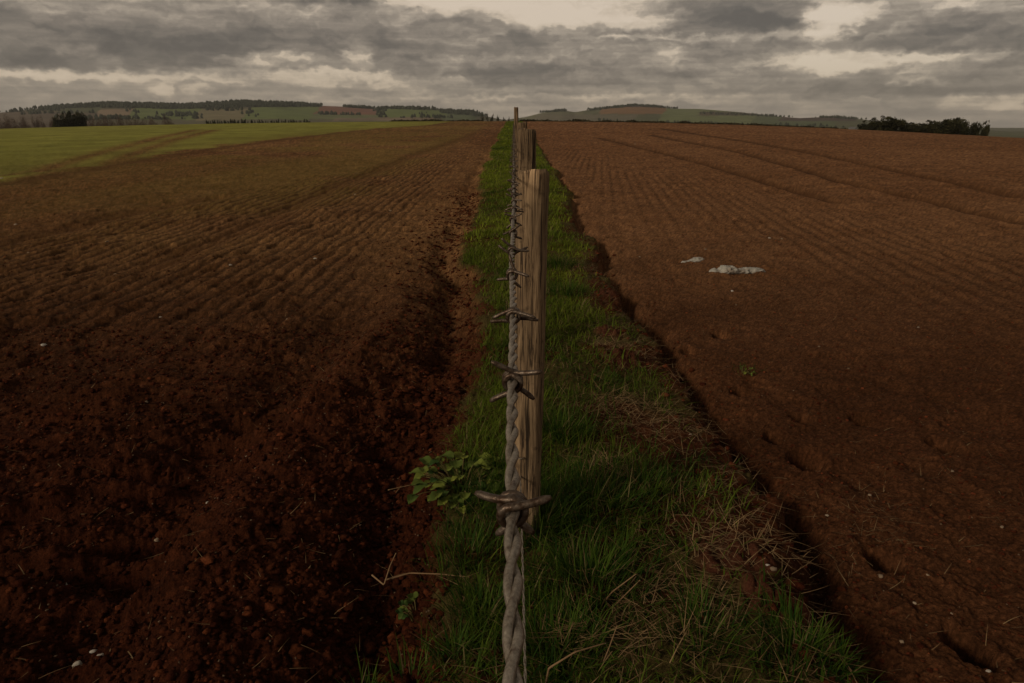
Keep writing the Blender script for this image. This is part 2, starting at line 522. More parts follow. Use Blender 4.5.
gc = ground_colour(GX, GY, f)
nr, na = len(rad), len(ang)
V = np.stack([GX, GY, f['z']], 1)
V = np.vstack([V, [[0, 0, 0.0]]])
gc = np.vstack([gc, [[.07, .04, .02]]])
i = np.arange(nr - 1)[:, None] * na; j = np.arange(na)[None]; j2 = (j + 1) % na
Q = np.stack([i + j, i + na + j, i + na + j2, i + j2], -1).reshape(-1, 4)
ct = np.stack([np.full(na, nr * na), np.arange(na), (np.arange(na) + 1) % na], 1)
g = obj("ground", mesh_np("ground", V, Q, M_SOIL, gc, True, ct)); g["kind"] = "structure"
del V, Q, gc, f


# ------------------------------------------------------------------ scattered cover
def strips(P, az, length, width, lean, curl, cols, segs=3, flat=None):
    """blades: P (n,3) roots; az heading; lean = start angle from vertical; curl = added bend"""
    n = len(P)
    V = []
    pos = P.copy(); th = lean.copy()
    h = np.stack([np.sin(az), np.cos(az)], 1)
    side = np.stack([np.cos(az), -np.sin(az), np.zeros(n)], 1)
    if flat is not None:
        side = side
    seg = length / segs
    for k in range(segs + 1):
        w = width * (1 - (k / segs) ** 1.6) * .5
        if k < segs:
            V.append(pos - side * w[:, None]); V.append(pos + side * w[:, None])
        else:
            V.append(pos)
        d = np.stack([h[:, 0] * np.sin(th), h[:, 1] * np.sin(th), np.cos(th)], 1)
        pos = pos + d * seg[:, None]
        th = th + curl / segs
    nv = 2 * segs + 1
    V = np.stack(V, 1).reshape(-1, 3)
    b = np.arange(n)[:, None] * nv
    q = np.array([[2 * k, 2 * k + 1, 2 * k + 3, 2 * k + 2] for k in range(segs - 1)])
    Q = (b[:, :, None] + q[None]).reshape(-1, 4)
    T = b + np.array([[2 * segs - 2, 2 * segs - 1, 2 * segs]])
    C = np.repeat(cols, nv, 0)
    return V, Q, T, C


BARE = [(at(645, 430), .2), (at(600, 480), .10), (at(685, 600), .13), (at(735, 560), .12), (at(625, 410), .14), (at(612, 352), .17),
        (at(588, 270), .3), (at(650, 655), .12), (at(575, 655), .05)]


def grass_density(x, y):
    el, er = edges(y)
    e = sstep(el - .03, el + .10, x + (fbm(x * 6, y * 6, 200, 3) - .5) * .16) * (1 - sstep(er - .22, er - .02, x + (fbm(x * 6, y * 6, 210, 3) - .5) * .22))
    cl = fbm(x * 3.4, y * 3.4, 220, 3)
    d = e * (.28 + .72 * sstep(.32, .54, cl))
    d = d * (1 - .62 * sstep(.38, .62, x + (fbm(x * 3, y * 3, 270, 3) - .5) * .5) * (1 - sstep(4, 7, y)))
    for (cx, cy), rr in BARE:
        d = d * (1 - .93 * np.exp(-(((x - cx) ** 2 + (y - cy) ** 2) / rr ** 2) ** 1.5))
    return d


def rnd(n, a=0.0, b=1.0):
    return RNG.random(n) * (b - a) + a


mb = MB()
for y0, y1, dens, wid, ln in ((.85, 3.2, 13000, .0032, 1.0), (3.2, 7, 7500, .0045, 1.0), (7, 16, 2600, .0085, 1.1), (16, 40, 760, .017, 1.2), (40, 125, 110, .05, 1.5)):
    w0 = -1.5 if y0 > 6 else -.6
    w1 = 1.7 if y0 > 6 else 1.15
    n = int((y1 - y0) * (w1 - w0) * dens)
    x = rnd(n, w0, w1); y = rnd(n, y0, y1)
    keep = rnd(n) < grass_density(x, y)
    x = x[keep]; y = y[keep]; n = len(x)
    z = fields(x, y)['z'] - .006
    cl = fbm(x * 3.4, y * 3.4, 220, 3); tus = fbm(x * 1.9, y * 1.9, 230, 3)
    fencey = np.exp(-(x / .14) ** 2)
    L = (.025 + .065 * rnd(n) ** 1.6 + .09 * sstep(.52, .7, tus) * rnd(n) + .07 * fencey * rnd(n)) * ln
    az = rnd(n, 0, 2 * np.pi) + (fbm(x * 2.2, y * 2.2, 240, 2) * 9) * .3
    lean = rnd(n, .15, 1.2); curl = rnd(n, .2, 2.6)
    hue = np.clip(1.1 * fbm(x * 2.6, y * 2.6, 250, 3) + .5 * rnd(n) - .38, 0, 1)[:, None]
    yel = (rnd(n) < .07)[:, None]
    hue = np.clip(hue + (1.5 * fbm(x * 1.5, y * 1.1, 260, 3) - .28)[:, None] * sstep(2.5, 6, y)[:, None], 0, 1.35)
    c = np.array([.011, .042, .005]) * (1 - hue) + np.array([.145, .180, .016]) * hue
    c = np.where(yel, np.array([.17, .135, .055]), c) * (.75 + .5 * rnd(n))[:, None]
    Vv, Qq, Tt, Cc = strips(np.stack([x, y, z], 1), az, L, wid * rnd(n, .7, 1.4), lean, curl, c, 3)
    mb.add(Vv, Qq, Tt, Cc)
# separate little tufts standing out in the soil and at the verge edge
for px, py, n, sp, hh in ((533, 545, 260, .07, .20), (522, 540, 160, .06, .17), (545, 535, 160, .08, .17), (795, 668, 420, .09, .10), (838, 672, 120, .05, .09), (360, 658, 60, .05, .10), (410, 660, 70, .06, .10), (455, 660, 120, .06, .1), (745, 362, 40, .06, .05),
                          (700, 655, 200, .10, .12), (560, 445, 500, .12, .13), (590, 520, 700, .16, .13), (560, 270, 500, .2, .15), (565, 300, 400, .2, .16), (470, 560, 400, .1, .10), (480, 620, 300, .08, .1), (590, 600, 700, .14, .12), (560, 660, 500, .1, .11), (640, 500, 600, .2, .1)):
    cx, cy = at(px, py)
    x = cx + RNG.normal(0, sp * .55, n); y = cy + RNG.normal(0, sp * .55, n)
    z = fields(x, y)['z'] - .006
    out = np.arctan2(x - cx, y - cy) + RNG.normal(0, .6, n)
    hue = rnd(n)[:, None]
    c = np.array([.011, .042, .005]) * (1 - hue) + np.array([.075, .115, .012]) * hue
    c = np.where((rnd(n) < .1)[:, None], np.array([.18, .14, .06]), c)
    Vv, Qq, Tt, Cc = strips(np.stack([x, y, z], 1), out, hh * rnd(n, .4, 1.15), .0034 * rnd(n, .7, 1.4), rnd(n, .05, .7), rnd(n, .2, 1.3), c, 3)
    mb.add(Vv, Qq, Tt, Cc)
go = obj("grass", mb.mesh("grass", M_GRASS, True)); go["kind"] = "stuff"
tag(go, "rough green grass growing along the verge under the fence", "grass")

# dry straw lying on bare patches
mb = MB()


def straw(x, y, L, wid, tone, up=.02):
    n = len(x)
    z = fields(x, y)['z'] + up * rnd(n) + .004
    hue = rnd(n)[:, None]
    c = (np.array([.18, .095, .040]) * (1 - hue) + np.array([.40, .26, .12]) * hue) * tone
    mb.add(*strips(np.stack([x, y, z], 1), rnd(n, 0, 2 * np.pi), L, wid, rnd(n, 1.25, 1.65), rnd(n, -.5, .5), c, 4))


for (cx, cy), rr in BARE:
    n = int(1300 * rr ** 1.1)
    x = cx + RNG.normal(0, rr * .6, n); y = cy + RNG.normal(0, rr * .6, n)
    straw(x, y, rnd(n, .03, .13), rnd(n, .0012, .0026), .78, .035)
n = 3800
y = .9 + 7 * rnd(n) ** 1.5; el, er = edges(y); x = el - .05 + (er - el + .15) * rnd(n) ** .6
straw(x, y, rnd(n, .03, .12), rnd(n, .0012, .0026), .62, .03)
n = 2600
y = 1.0 + 9 * rnd(n) ** 1.6; x = rnd(n, -1, 1) * (1.0 + .78 * y)
straw(x, y, .012 + .075 * rnd(n) ** 2, rnd(n, .0012, .0030), .62, .006)
for px, py, n, sp in ((872, 518, 60, .12), (850, 550, 26, .1), (880, 500, 26, .1), (330, 560, 14, .2), (420, 560, 14, .1), (1000, 500, 20, .2), (930, 470, 20, .3), (600, 420, 60, .1)):
    cx, cy = at(px, py)
    straw(cx + RNG.normal(0, sp * .6, n), cy + RNG.normal(0, sp * .6, n), rnd(n, .02, .08), rnd(n, .0012, .0022), .6, .012)
so = obj("dry_straw", mb.mesh("dry_straw", M_STRAW, True)); so["kind"] = "stuff"
tag(so, "scattered dry straw and dead grass on the verge and soil", "straw")

# loose clods on the turned soil
mb = MB()
ico_v = []
t_ = (1 + 5 ** .5) / 2
for s1 in (-1, 1):
    for s2 in (-1, 1):
        ico_v += [(0, s1, s2 * t_), (s1, s2 * t_, 0), (s1 * t_, 0, s2)]
ico_v = np.array(ico_v) / np.linalg.norm(ico_v[0])
_D = np.linalg.norm(ico_v[:, None] - ico_v[None], axis=2)
ico_t = []
for a in range(12):
    for b_ in range(a + 1, 12):
        for c_ in range(b_ + 1, 12):
            if _D[a, b_] < 1.1 and _D[b_, c_] < 1.1 and _D[a, c_] < 1.1:
                n_ = np.cross(ico_v[b_] - ico_v[a], ico_v[c_] - ico_v[a])
                ico_t.append((a, b_, c_) if np.dot(n_, ico_v[a]) > 0 else (a, c_, b_))
ico_t = np.array(ico_t)


def sub_ico(v, t):
    v = list(map(tuple, v)); out = []; cache = {}
    def mid(a, b):
        k = (min(a, b), max(a, b))
        if k not in cache:
            m = np.array(v[a]) + np.array(v[b]); m /= np.linalg.norm(m); v.append(tuple(m)); cache[k] = len(v) - 1
        return cache[k]
    for a, b, c in t:
        x, y, z = mid(a, b), mid(b, c), mid(c, a)
        out += [(a, x, z), (x, b, y), (z, y, c), (x, y, z)]
    return np.array(v), np.array(out)


ico2_v, ico2_t = sub_ico(ico_v, ico_t)


def lumps(x, y, s, cols, sink=.3, rough=.28, flat=.7, hi=False):
    n = len(x)
    s = np.where(cols[:, 2] > .055, np.minimum(s, .0035), s)
    z = fields(x, y)['z']
    bv, bt = (ico2_v, ico2_t) if hi else (ico_v, ico_t)
    k = len(bv)
    V = bv[None] * (1 + RNG.normal(0, rough, (n, k, 1)).clip(-.5, .7))
    a = rnd(n, 0, 2 * np.pi); ca, sa = np.cos(a)[:, None], np.sin(a)[:, None]
    st = np.stack([rnd(n, .75, 1.4), rnd(n, .7, 1.1), rnd(n, .5, 1) * flat / .7 * .8], 1)
    V = V * st[:, None]
    X = V[..., 0] * ca - V[..., 1] * sa; Y = V[..., 0] * sa + V[..., 1] * ca
    V = np.stack([X, Y, V[..., 2]], -1) * s[:, None, None]
    V[..., 0] += x[:, None]; V[..., 1] += y[:, None]; V[..., 2] += (z + s * (.5 - sink))[:, None]
    T = (np.arange(n)[:, None, None] * k + bt[None]).reshape(-1, 3)
    mb.add(V.reshape(-1, 3), None, T, np.repeat(cols, k, 0))


def soil_cols(n, clod_tone):
    d = rnd(n)[:, None]
    c = np.array([.085, .024, .009]) * (1 - d) + np.array([.045, .011, .005]) * d
    c = c * clod_tone * (.8 + .4 * rnd(n))[:, None]  # plain scale on the clod colour, set per area
    c = np.where((rnd(n) < .15)[:, None], c * 2.0, c)
    return np.where((rnd(n) < .06)[:, None], np.array([.20, .13, .08]), c)


n = 5200   # heap of broken clods along the left edge of the verge
y = 1.0 + 12 * rnd(n) ** 1.7; el, er = edges(y)
x = el - .02 - np.abs(RNG.normal(0, .30, n))
lumps(x, y, .004 + .015 * rnd(n) ** 3.2, soil_cols(n, .9), .35, .26, .7, True)
n = 17000   # left field
y = 1.0 + 9 * rnd(n) ** 1.6; el, er = edges(y); x = el - rnd(n) ** 1.3 * (1.2 + .85 * y)
lumps(x, y, .002 + .008 * rnd(n) ** 3.0, soil_cols(n, .85), .35, .2)
n = 14000   # near left crumbs
y = 1.0 + 3.2 * rnd(n) ** 1.3; el, er = edges(y); x = el - rnd(n) * (.6 + .85 * y)
lumps(x, y, .003 + .012 * rnd(n) ** 3.4, soil_cols(n, .9), .3, .22, .8)
n = 11000   # right field, finer crumbs
y = 1.0 + 9 * rnd(n) ** 1.6; el, er = edges(y); x = er + .03 + rnd(n) ** 1.2 * (.5 + .75 * y)
lumps(x, y, .0018 + .007 * rnd(n) ** 3.2, soil_cols(n, 1.5), .35, .2)
n = 900
y = 1.1 + 6 * rnd(n) ** 1.5; el, er = edges(y); x = er + RNG.normal(-.02, .09, n)
lumps(x, y, .004 + .014 * rnd(n) ** 2.8, soil_cols(n, 1.2), .35, .2, .7, True)
co = obj("soil_clods", mb.mesh("soil_clods", M_SOIL, False)); co["kind"] = "stuff"
tag(co, "loose reddish brown clods and crumbs on the turned soil", "soil clods")

# ------------------------------------------------------------------ stones
stone_meshes = []
for k in range(6):
    v = ico2_v * (1 + RNG.normal(0, .13, (len(ico2_v), 1)))
    v = v * np.array([1.0, .72 + .1 * (k % 3), .5 + .08 * (k % 2)])
    tone = [(.30, .23, .16), (.24, .17, .11), (.36, .31, .25), (.20, .14, .09), (.42, .37, .31), (.27, .19, .12)][k]
    stone_meshes.append(mesh_np("stone", v, None, M_STONE, np.tile(tone, (len(v), 1)), True, ico2_t))
stone0 = None


def stone(px, py, wpx, k, label, group=None):
    global stone0
    x, y = at(px, py)
    d = math.sqrt(x * x + y * y + EYE * EYE)
    s = wpx * .34 * d / FPX
    if stone0 is None:
        o = stone0 = obj("stone", stone_meshes[k])
    else:
        o = stone0.copy(); COL.objects.link(o); o.data = stone_meshes[k]
        if "group" in o: del o["group"]
    o.location = (x, y, gz(x, y) + s * .08); o.scale = (s, s, s)
    o.rotation_euler = (random.uniform(-.3, .3), random.uniform(-.3, .3), random.uniform(0, 6.3))
    return tag(o, label, "stone", group)


stone(43, 341, 7, 4, "pale round stone lying alone on dark soil near the left edge")
stone(70, 636, 11, 2, "largest pale flat stone in the dark soil of the bottom left corner")
stone(86, 620, 8, 4, "pale chip of stone just above the larger one in the bottom left corner")
stone(94, 630, 9, 2, "pale stone right of the large one in the bottom left corner")
stone(153, 516, 8, 5, "tan stone among straw bits in the left foreground soil")
stone(765, 587, 6, 4, "small bright white stone on the bare right edge of the verge")
stone(770, 594, 9, 3, "brown rounded pebble touching the white stone on the verge edge")
stone(883, 564, 8, 3, "brown stone sitting in the dark hole of the right field")
stone(733, 284, 4, 4, "tiny white stone just below the long torn plastic sheet")
for px, py, w in ((2, 178, 4), (15, 222, 4), (107, 241, 4), (28, 251, 3), (160, 313, 4), (256, 173, 3), (115, 272, 6), (230, 263, 5),
                  (287, 318, 4), (315, 257, 5), (390, 207, 5), (355, 193, 4), (145, 395, 5), (245, 445, 6), (130, 430, 5), (205, 486, 5), (60, 560, 5)):
    stone(px, py, w, random.choice([0, 2, 4, 5]), "small pale stone speck lying on the brown soil of the left field", "small stones on the left field")
for px, py, w in ((706, 245, 4), (770, 234, 4), (782, 235, 4), (737, 297, 3), (635, 143, 2.5), (690, 437, 6), (830, 500, 6), (872, 483, 5),
                  (955, 460, 5), (1005, 515, 5), (930, 565, 5), (918, 590, 6), (992, 657, 6), (985, 638, 5), (850, 360, 4), (920, 318, 3), (795, 380, 3), (645, 405, 5),
                  (640, 252, 3), (820, 340, 3), (905, 627, 6), (755, 488, 7), (955, 600, 4)):
    stone(px, py, w, random.choice([0, 1, 2, 3, 5]), "small pale stone speck lying on the brown soil of the right field", "small stones on the right field")

# ------------------------------------------------------------------ fence
fx0 = at(532, 551)
fence = empty("fence", (0, 1.8, 0))
tag(fence, "barbed wire fence on weathered wooden posts running along the grassy verge", "fence")


def post_mesh(w, top, seed, lean=(0, 0), notch=False, h0=-.35, tone=1.0):
    """split softwood stake; local z = 0 at the ground"""
    rng = np.random.default_rng(seed)
    k = 22; zs = np.concatenate([np.linspace(h0, top * .96, 40), np.linspace(top * .965, top, 6)])
    th = np.arange(k) / k * 2 * np.pi
    V = []; C = []
    cx = lean[0]; cy = lean[1]
    prof = 1 + .05 * rng.normal(size=k)
    for zi in zs:
        # a sawn, slightly rounded square section
        c, s = np.cos(th), np.sin(th)
        sq = 1 / np.maximum(np.abs(c), np.abs(s)); rr = w / 2 * (.30 + .70 * sq ** .85) * prof
        rr = rr * (1 + .02 * np.sin(zi * 9 + th * 2 + seed) + .012 * np.sin(zi * 31 + th * 5))
        e = np.clip((zi - top * .985) / (top * .015), 0, 1)
        rr = rr * (1 - .04 * e ** 2)
        zz = np.full(k, zi)
        if zi > top * .93:
            zz = zz + (zi - top * .93) / (top * .07) * (.006 * np.sin(th + seed) + .004 * rng.normal(size=k))
        V.append(np.stack([rr * c + cx * zi, rr * s + cy * zi, zz], 1))
        cc = np.ones((k, 3)) * tone
        if notch and zi > top * .94:
            # fresh pale split on the top of the front face
            m = np.exp(-((th - R(268)) / .35) ** 2) * (zi - top * .94) / (top * .06)
            cc = cc * (1 + 1.9 * m[:, None])
        C.append(cc)
    n = len(zs)
    V = np.vstack(V + [np.array([[cx * top, cy * top, top + .004]])]); C = np.vstack(C + [np.ones((1, 3)) * tone])
    i = np.arange(n - 1)[:, None] * k; j = np.arange(k)[None]; j2 = (j + 1) % k
    Q = np.stack([i + j, i + j2, i + k + j2, i + k + j], -1).reshape(-1, 4)
    T = np.array([((n - 1) * k + m, (n - 1) * k + (m + 1) % k, n * k) for m in range(k)])
    return mesh_np("fence_post", V, Q, M_WOOD, C, True, T)


def staple(px, pz, parent, face=-1, x=0.0):
    m = MB()
    P = [(x - .004 + .0, face + .004, pz), (x - .004, face - .006, pz), (x + .001, face - .0075, pz + .001), (x + .012, face - .006, pz), (x + .014, face + .004, pz)]
    m.tube(P, .0016, 6)
    o = obj("staple", m.mesh("staple", M_WIRE), parent)
    return o


def WH(y):                     # height of the top wire above the datum at distance y
    y = np.asarray(y, float)
    d = np.interp(y, [0, 1.8, 3.6, 5.6, 9, 12], [.108, .131, .125, .10, .035, -.06])
    return EYE - d


PW = .082
posts = []
specs = [(1.80, .0345, .080, 1.098, 3, (.012, .004), True, 1.0), (3.62, .062, .092, 1.185, 5, (.002, .0), False, .75), (5.6, .060, .080, 1.215, 8, (.004, 0), False, .75),
         (9.0, .040, .052, 1.395, 11, (-.010, 0), False, .8)]
for q in range(8):
    specs.append((11.4 + 2.3 * q, .05, .075, 1.12, 20 + q % 3, (random.uniform(-.01, .01), 0), False, .7))
pm = {}
for (py_, px_, w, top_abs, seed, ln, notch, tone) in specs:
    z0 = gz(px_, py_)
    me = post_mesh(w, top_abs - z0 if py_ < 10 else top_abs, seed, ln, notch, tone=tone)
    o = obj("fence_post", me, fence)
    o.location = (px_ , py_ - 1.8, z0)
    o.rotation_euler = (0, 0, random.uniform(-.12, .12))
    posts.append(o)
st = staple(0, .28, posts[0], -PW / 2 - .001, x=-.018)
st2 = MB()
st2.tube([(-PW / 2 + .004, -.006, 1.018), (-PW / 2 - .010, -.006, 1.020), (-PW / 2 - .012, 0, 1.020), (-PW / 2 - .010, .006, 1.020), (-PW / 2 + .004, .006, 1.02)], .0016, 6)

# twisted strands
PITCHW = .036
HR = .00124; SR = .00130


def strand_path(y, ph, wh, wx):
    a = -2 * np.pi * y / PITCHW + ph
    return np.stack([wx(y) + HR * np.cos(a), y - 1.8, wh(y) + HR * np.sin(a)], 1)


def wx_top(y):
    return -.0008 + .0006 * np.sin(np.asarray(y) * 7) + .0004 * np.sin(np.asarray(y) * 19)


ys = np.concatenate([np.arange(-.30, 1.2, PITCHW / 20), np.arange(1.2, 4, PITCHW / 12), np.arange(4, 9.6, PITCHW / 8)])
m = MB()
for ph in (0, np.pi):
    m.tube(strand_path(ys, ph, WH, wx_top), SR, 8)
ys2 = np.arange(9.6, 28, .25)
m.tube(np.stack([wx_top(ys2), ys2 - 1.8, np.array([1.06 + float(hmac(0, q)) for q in ys2]) + .18 * np.exp(-(ys2 - 9.6) / 1.5)], 1), .0026, 6)
bw = obj("barbed_wire", m.mesh("barbed_wire", M_WIRE, True, False), fence)
# lower line wire, stapled to the front of the near post
m = MB()
def wx_low(y): return np.interp(y, [-.3, .9, 1.3, 1.75, 3.6, 10], [.028, .022, .021, .019, .018, .018])
def wh_low(y): return .245 + .02 * np.sin(np.asarray(y) * 1.3) * 0
ysl = np.arange(-.3, 9, .009)
for ph in (0, np.pi):
    a = 2 * np.pi * ysl / .07 + ph
    m.tube(np.stack([wx_low(ysl) + .0016 * np.cos(a), ysl - 1.8, wh_low(ysl) + .0016 * np.sin(a) + np.zeros_like(ysl)], 1), .0016, 6)
lw = obj("lower_wire", m.mesh("lower_wire", M_WIRE, True, False), fence)


def barb_mesh(seed, ends, length=.0135):
    """two short pieces of wire coiled round the strands with four cut ends; the wire runs along y"""
    m = MB(); br = .00128
    for i, (a0, a1) in enumerate(ends):
        cr_ = .0027 + br * .75
        y0 = -.0036 if i == 0 else .0006
        tot = (a1 - a0) + 2 * np.pi * (1 if i == 0 else 1)
        n = 26
        aa = np.linspace(a0, a0 + tot, n)
        yy = y0 + np.linspace(0, .0044, n)
        coil = np.stack([cr_ * np.cos(aa), yy, cr_ * np.sin(aa)], 1)
        rs = np.random.default_rng(seed * 10 + i)
        def end(p, a, sgn, dy, L):
            tang = np.array([-np.sin(a), 0, np.cos(a)]) * sgn
            rad_ = np.array([np.cos(a), 0, np.sin(a)])
            ts = np.linspace(.1, 1, 9)[:, None]
            return p + tang * L * ts + rad_ * L * rs.uniform(-.12, .32) * ts ** 1.8 + np.array([0, dy, 0]) * ts ** 1.2
        e0 = end(coil[0], aa[0], -1, rs.uniform(-.007, .003), length * rs.uniform(.85, 1.1))[::-1]
        e1 = end(coil[-1], aa[-1], 1, rs.uniform(-.003, .007), length * rs.uniform(.85, 1.1))
        P = np.vstack([e0, coil, e1])
        rr = np.full(len(P), br); rr[0] = br * .55; rr[-1] = br * .55; rr[1] = br * .9; rr[-2] = br * .9
        m.tube(P, rr, 8)
    return m.mesh("barb", M_BARB, True, False)


bms = [barb_mesh(1, [(R(-80), R(53)), (R(90), R(252))]),
       barb_mesh(2, [(R(80), R(110)), (R(-100), R(285))]),
       barb_mesh(3, [(R(110), R(65)), (R(-65), R(250))]),
       barb_mesh(4, [(R(70), R(75)), (R(-115), R(300))]),
       barb_mesh(5, [(R(100), R(112)), (R(-42), R(232))], .0112)]
bz = [.067, .178, .289, .404, .530, .643, .763]
while bz[-1] < 9.3:
    bz.append(bz[-1] + .118 + random.uniform(-.008, .008))
rolls = {0: 0, 1: 0, 2: 0, 3: 0, 4: 0}
barb0 = None
for k, y in enumerate(bz):
    me = bms[(k + 3) % 5]
    if barb0 is None:
        o = barb0 = obj("barb", me, bw)
    else:
        o = barb0.copy(); COL.objects.link(o); o.parent = bw; o.data = me
    o.location = (float(wx_top(y)), y - 1.8, float(WH(y)))
    o.rotation_euler = (0, random.uniform(-.08, .08) if k < 4 else random.uniform(-.55, .55), 0)

# ------------------------------------------------------------------ litter on the right field
def torn_sheet(name, px0, px1, py, prof, seed, label, dz=0):
    (x0, y0), (x1, y1) = at(px0, py), at(px1, py + dz)
    Lx = math.hypot(x1 - x0, y1 - y0); rz = math.atan2(y1 - y0, x1 - x0)
    rng = np.random.default_rng(seed)
    n, k = 70, 30
    V = []
    for i_ in range(n):
        t = i_ / (n - 1)
        h = np.interp(t, prof[0], prof[1]); w = np.interp(t, prof[0], prof[2])
        for j_ in range(k):
            a = j_ / k * 2 * math.pi
            bx = t * Lx; by = w * math.cos(a); bz_ = h * .5 * (1 + math.sin(a))
            V.append((bx, by, bz_, a))
    V = np.array(V)
    cr1 = fbm(V[:, 0] * 16 + 5 * seed, V[:, 3] * 1.9 + V[:, 0] * 9, seed, 3, .5)
    rid = 1 - np.abs(2 * cr1 - 1)
    amp = np.interp(V[:, 0] / Lx, prof[0], prof[1])
    rr = .58 + .62 * rid ** 1.5 + .3 * (fbm(V[:, 0] * 12, V[:, 3] * 1.2, seed + 5, 3) - .5)
    P = np.stack([V[:, 0] + (cr1 - .5) * .02, V[:, 1] * rr, np.maximum(V[:, 2] * rr, 0)], 1)
    i_ = np.arange(n - 1)[:, None] * k; j_ = np.arange(k)[None]; j2_ = (j_ + 1) % k
    Q_ = np.stack([i_ + j_, i_ + k + j_, i_ + k + j2_, i_ + j2_], -1).reshape(-1, 4)
    Q_ = Q_[:, ::-1]
    tone = np.array([.36, .335, .285]) * (.7 + .6 * cr1)[:, None]
    dirt = sstep(.5, .75, fbm(V[:, 0] * 18, V[:, 3] * 1.5, seed + 9, 3))[:, None]
    tone = tone * (1 - .55 * dirt) + np.array([.13, .075, .04]) * .55 * dirt
    T_ = [];
    P = np.vstack([P, P[:k].mean(0), P[-k:].mean(0)]); tone = np.vstack([tone, tone[:1], tone[-1:]])
    for q in range(k):
        T_.append((n * k, q, (q + 1) % k)); T_.append((n * k + 1, (n - 1) * k + (q + 1) % k, (n - 1) * k + q))
    me = mesh_np(name, P, Q_, M_STONE, tone, True, np.array(T_))
    o = obj(name, me); o.location = (x0, y0, gz((x0 + x1) / 2, (y0 + y1) / 2) - .008); o.rotation_euler = (0, 0, rz)
    tag(o, label, "litter")
    return o


torn_sheet("torn_plastic_sheet", 710, 767, 266, ([0, .05, .10, .16, .22, .32, .42, .46, .52, .62, .75, .88, .96, 1], [.014, .050, .05, .038, .065, .072, .06, .045, .044, .044, .044, .040, .028, .006],
           [.02, .05, .05, .05, .07, .08, .075, .06, .055, .06, .06, .05, .03, .01]), 31, "long crumpled strip of dirty white plastic lying on the right field", -2)
torn_sheet("plastic_scrap", 682, 704, 256, ([0, .1, .3, .5, .7, .9, 1], [.01, .022, .02, .03, .045, .04, .012], [.02, .03, .03, .035, .05, .04, .02]), 37,
           "short crumpled scrap of dirty white plastic behind the longer strip", -2.5)

# ------------------------------------------------------------------ weeds
def weed(px, py, nleaf, size, spread, label, yellow=.5, seed=1):
    rng = np.random.default_rng(seed)
    x0, y0 = at(px, py); z0 = gz(x0, y0)
    o = empty("leafy_weed", (x0, y0, z0)); tag(o, label, "weed")
    fo = MB(); st_ = MB()
    for k in range(nleaf):
        a = rng.uniform(0, 2 * math.pi); rr = spread * math.sqrt(rng.uniform(.02, 1)); hgt = rng.uniform(.02, .13) * (1.15 - rr / spread * .6) * size / .06
        base = np.array([rr * math.cos(a), rr * math.sin(a), hgt])
        root = np.array([base[0] * .25, base[1] * .25, -.02])
        ts = np.linspace(0, 1, 6)[:, None]
        st_.tube(root * (1 - ts) + base * ts + np.array([0, 0, .02]) * (4 * ts * (1 - ts)), .0016, 5, (.13, .10, .035))
        L = size * rng.uniform(.6, 1.25); W = L * rng.uniform(.72, .92); az = a + rng.normal(0, .7); tilt = rng.uniform(-.1, .45)
        nu, nv_ = 8, 5
        U = np.linspace(0, 1, nu); Wd = np.sin(np.pi * U ** .72) ** .8 * W / 2 + .0004
        P = []
        for u, wd in zip(U, Wd):
            for v in np.linspace(-1, 1, nv_):
                lx = u * L; ly = v * wd; lz = abs(v) * wd * .45 - .5 * L * (u ** 2) * .55 + .003 * math.sin(u * 9 + v * 4)
                X = lx * math.cos(tilt) - lz * math.sin(tilt) * .2; Z = lx * math.sin(tilt) + lz
                P.append((base[0] + X * math.cos(az) - ly * math.sin(az), base[1] + X * math.sin(az) + ly * math.cos(az), base[2] + Z))
        P = np.array(P)
        i_ = np.arange(nu - 1)[:, None] * nv_; j_ = np.arange(nv_ - 1)[None]
        Q_ = np.stack([i_ + j_, i_ + nv_ + j_, i_ + nv_ + j_ + 1, i_ + j_ + 1], -1).reshape(-1, 4)
        y_ = np.clip(rng.normal(yellow, .3), 0, 1)
        c = np.array([.040, .075, .016]) * (1 - y_) + np.array([.20, .22, .036]) * y_
        fo.add(P, Q_, None, c * rng.uniform(.8, 1.15))
    obj("foliage", fo.mesh("weed_foliage", M_LEAF), o)
    obj("stem", st_.mesh("weed_stem", M_LEAF), o)
    return o


weed(461, 492, 95, .048, .165, "bushy weed with broad yellow green leaves left of the fence post", .5, 3)
weed(416, 592, 11, .03, .05, "small low weed on bare soil at the left foot of the verge", .25, 8)
weed(744, 366, 7, .022, .05, "small green sprout alone on the smooth soil of the right field", .5, 12)


def stalk(pts, rad_, label):
    """a dead bent stem traced on the ground, lifted clear of the grass"""
    P = []
    for px, py, h in pts:
        x, y = at(px, py, h); P.append((x, y, float(hmac(x, y)) + h))
    P = np.array(P); base = P[0].copy()
    t = np.linspace(0, 1, len(P)); tt = np.linspace(0, 1, 26)
    P2 = np.stack([np.interp(tt, t, P[:, k]) for k in range(3)], 1) - base
    m_ = MB(); m_.tube(P2, np.linspace(rad_, rad_ * .5, 26), 6, (.21, .125, .062))
    o = obj("dry_stalk", m_.mesh("dry_stalk", M_STRAW)); o.location = base
    return tag(o, label, "dry stalk")


